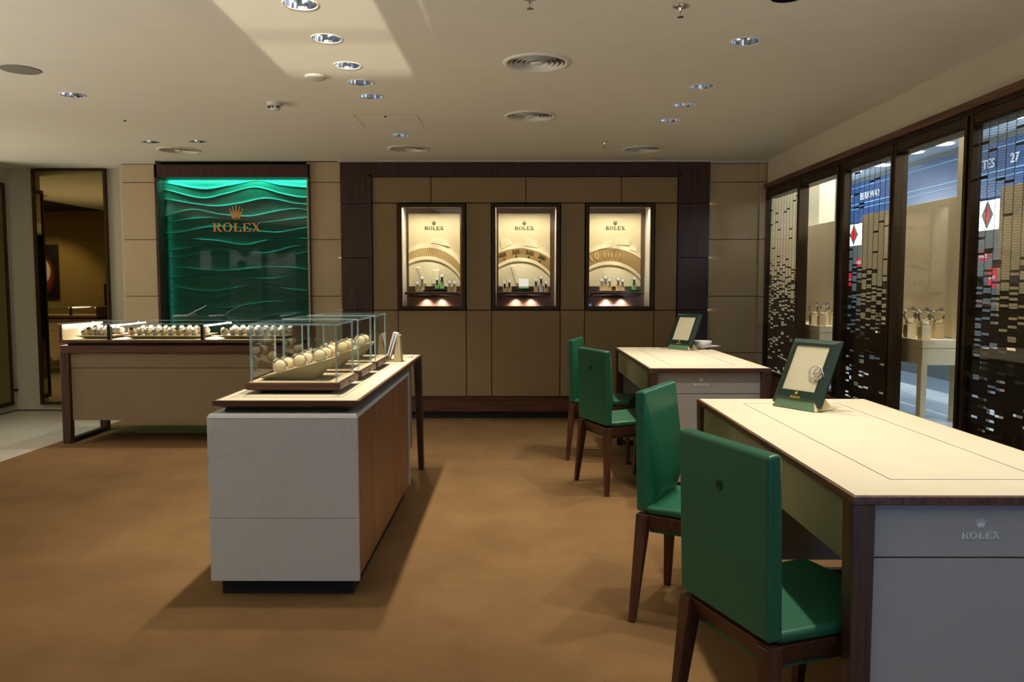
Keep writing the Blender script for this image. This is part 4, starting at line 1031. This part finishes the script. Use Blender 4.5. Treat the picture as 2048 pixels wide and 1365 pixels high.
for ti, (y0, L, lab) in enumerate(TB):
    t = make_display_table(L); t['label'] = lab; t.location = (2.49, y0, .4405)
    for k in range(7 if ti == 0 else 4):
        yy = y0 + .06 + k * .09; xx = 2.53 + .13 * (k % 2); zt = .4405 + .505
        nm = '%s from the near end, behind the %s' % (ORD[k], ['near clear pane', 'farther clear pane', 'nearest mesh curtain'][ti])
        ws.put((xx, yy, zt + .0005), 0, 'cream watch stand, ' + nm)
        wt.put((xx, yy, zt + .142), PI / 2, 'large steel watch, ' + nm, 1.25, 'watches in the window')

# showcase goods
def make_block(h, wd, m_, name='stand_block'):
    mb = MB().box(-wd / 2, wd / 2, -.016, .016, 0, h)
    return mb
def case_goods(idx, items, trays):
    bx0, bx1, m, pt = SC[idx]; z = 1.2155; pos = ['left', 'middle', 'right'][idx]
    for u0, u1, mt_, h, lab, z_ in trays:
        x0, x1 = pt(u0, 0)[0], pt(u1, 0)[0]
        mb = MB().hexa([(x0 + .02, 7.66, z + z_), (x1 - .02, 7.66, z + z_), (x1 - .02, 7.74, z + z_), (x0 + .02, 7.74, z + z_), (x0, 7.64, z + z_ + h), (x1, 7.64, z + z_ + h), (x1, 7.76, z + z_ + h), (x0, 7.76, z + z_ + h)])
        o = obj('display_tray', mb, mt_, bevel=.001); tag(o, lab + ' in the %s showcase' % pos, 'tray', 'trays in the showcases')
    for k, (u, hh, zb, matn, dark) in enumerate(items):
        x = pt(u, 0)[0]; nm = '%s from the left in the %s showcase' % (ORD[k], pos)
        s = thing('watch_stand', 'cream stand block, ' + nm, 'watch stand', (x, 7.70, z + zb), 'stands in the showcases')
        part('block', MB().box(x - .019, x + .019, 7.682, 7.718, z + zb + .0005, z + zb + hh), matn, s, bevel=.002)
        wr = thing('wristwatch', ('dark-strapped' if dark else 'bright steel') + ' watch on a stand, ' + nm, 'watch', (x, 7.70, z + zb + hh), 'watches in the showcases')
        zz = z + zb + hh
        part('strap', MB().hexa([(x - .009, 7.676, zz - .018), (x + .009, 7.676, zz - .018), (x + .009, 7.681, zz - .018), (x - .009, 7.681, zz - .018), (x - .010, 7.688, zz + .024), (x + .010, 7.688, zz + .024), (x + .010, 7.712, zz + .024), (x - .010, 7.712, zz + .024)]), 'darkdial' if dark else 'chrome', wr)
        mb = MB(); mb.X = face((0, -1, .25), (0, .25, 1), (x, 7.700, zz + .042)); mb.lathe([(.018, 0), (.0225, .003), (.0225, .010), (.019, .013)], 24)
        c = part('case', mb, 'chrome', wr); mb2 = MB(); mb2.X = mb.X; mb2.lathe([(.018, .0132), (.018, .0138)], 20); part('dial', mb2, 'dial', c)
case_goods(0, [(312, .045, 0, 'creamcloth', 0), (365, .095, 0, 'creamcloth', 0), (525, .055, .032, 'palegreen', 1), (580, .085, .032, 'palegreen', 1), (660, .055, 0, 'creamcloth', 0), (712, .050, 0, 'creamcloth', 0)],
           [(370, 640, 'walnutX', .016, 'long low walnut tray', 0), (480, 630, 'traygreen', .014, 'small bright green tray', .0165)])
case_goods(1, [(1255, .052, 0, 'creamcloth', 1), (1305, .062, 0, 'creamcloth', 1), (1590, .075, .0, 'creamcloth', 1), (1645, .10, .0, 'paper', 1), (1697, .050, 0, 'creamcloth', 1)],
           [(1335, 1560, 'walnutX', .014, 'long low walnut tray', 0), (1395, 1520, 'traygreen', .020, 'bright green tray under the white box', .0145)])
x = SC[1][3](1458, 0)[0]
wbx = thing('watch_box', 'open white presentation box with a watch in the middle showcase', 'box', (x, 7.70, 1.2505))
part('box_body', MB().box(x - .048, x + .048, 7.66, 7.74, 1.2505, 1.275), 'paper', wbx, bevel=.003); part('lid', MB().hexa([(x - .048, 7.738, 1.275), (x + .048, 7.738, 1.275), (x + .048, 7.748, 1.275), (x - .048, 7.748, 1.275), (x - .048, 7.755, 1.345), (x + .048, 7.755, 1.345), (x + .048, 7.765, 1.345), (x - .048, 7.765, 1.345)]), 'paper', wbx)
case_goods(2, [(440, .060, .014, 'creamcloth', 0), (480, .085, .014, 'creamcloth', 0), (525, .060, .014, 'creamcloth', 0), (615, .070, .014, 'creamcloth', 0), (664, .055, .014, 'creamcloth', 0), (787, .070, .020, 'palegreen', 1)],
           [(400, 710, 'creamcloth', .013, 'long low cream tray', 0), (720, 872, 'traygreen', .019, 'small bright green tray', 0)])

# ------------------------------------------------------------------ mall beyond the window
struct('mall_floor', MB().box(WX + .2, 9, 0, 20, -.06, 0), 'mallfloor')
struct('mall_ceiling', MB().box(WX + .1, 9, 0, 20, 3.0, 3.1), 'mallwhite')
FX = 5.5
struct('mall_wall', MB().box(FX + .3, FX + .4, 0, 20, 0, 3).box(WX, 9, 19, 19.1, 0, 3).box(FX + .05, FX + .12, 0, 20, 2.86, 3.0), 'mallwall')
fs_ = thing('shop_sign', 'blue fascia sign with white letters on the shop across the mall', 'sign', (FX, 9, 2.3))
part('fascia', MB().box(FX, FX + .3, 2, 18.9, 2.30, 2.92), 'fascia', fs_)
part('highlight_line', MB().box(FX - .01, FX, 2, 18.9, 2.57, 2.585).box(FX - .01, FX, 2, 18.9, 2.50, 2.51).box(FX - .01, FX, 2, 18.9, 2.84, 2.85), 'fascialine', fs_)
mb = MB()
for s, yy, sz in (('T', 12.98, .15), ('BERKWAY', 12.30, .15), ('TES', 9.25, .15), ('27', 8.77, .15)):
    text_mb(mb, s, sz, .01, face((-1, 0, 0), (0, 0, 1), (FX - .012, yy, 2.68)), bold=.002)
part('lettering', mb, 'signwhite', fs_)
for i, (y0, y1) in enumerate(((8.99, 9.36), (12.51, 13.02))):
    lb = thing('stained_glass_lightbox', 'bright %s stained-glass light panel with a red diamond across the mall' % ['nearer', 'farther'][i], 'light panel', (FX, y0, 1.9))
    part('panel', MB().box(FX - .04, FX - .02, y0, y1, 1.92, 2.26), 'lampdisc', lb)
    ym, hw_ = (y0 + y1) / 2, (y1 - y0) / 2
    part('red_diamond', MB().prism([(ym - hw_ * .35, 2.09), (ym, 1.97), (ym + hw_ * .35, 2.09), (ym, 2.22)], FX - .05, FX - .041, 'x'), 'red', lb)
    part('teal_leaf', MB().prism([(ym - hw_ * .6, 2.09), (ym, 1.93), (ym, 1.975), (ym - hw_ * .38, 2.09)], FX - .048, FX - .041, 'x').prism([(ym + hw_ * .6, 2.09), (ym, 1.93), (ym, 1.975), (ym + hw_ * .38, 2.09)], FX - .048, FX - .041, 'x')
         .prism([(ym - hw_ * .6, 2.09), (ym, 2.255), (ym, 2.215), (ym - hw_ * .38, 2.09)], FX - .048, FX - .041, 'x').prism([(ym + hw_ * .6, 2.09), (ym, 2.255), (ym, 2.215), (ym + hw_ * .38, 2.09)], FX - .048, FX - .041, 'x'), 'basegreen', lb)
for i, (yc, zc, wd, hh, tx) in enumerate(((9.20, 1.62, .19, .11, 1), (9.01, 1.37, .15, .24, 1), (12.51, 1.64, .22, .13, 1), (12.84, 1.35, .12, .28, 1))):
    sp = thing('sale_poster', ['red SALE card beside the nearer light panel', 'tall red SALE poster below the nearer card', 'red SALE card seen through the middle curtain', 'tall red SALE poster seen through the middle curtain'][i] + ' across the mall', 'poster', (FX - .05, yc, zc))
    part('card', MB().box(FX - .06, FX - .05, yc - wd / 2, yc + wd / 2, zc - hh / 2, zc + hh / 2), 'red', sp)
    mb = MB(); text_mb(mb, 'SALE', .075 if i % 2 == 0 else .055, .004, face((-1, 0, 0), (0, 0, 1), (FX - .062, yc, zc)), bold=.002); part('lettering', mb, 'signwhite', sp)
for i, (x, y) in enumerate(((5.1, 8.15), (4.95, 8.65), (5.2, 9.7), (5.15, 10.3), (5.25, 11.4), (5.1, 12.0), (4.95, 12.7), (4.4, 7.0))):
    o = obj('mall_ceiling_light', MB().lathe([(.11, 0), (.11, -.012)], 24, (x, y, 3.0)), 'lampdisc'); tag(o, 'round white ceiling light %s in the mall, seen through the window wall' % ORD[i], 'ceiling light', 'mall ceiling lights')

for o in D2.objects:
    if '_o' in o: del o['_o']
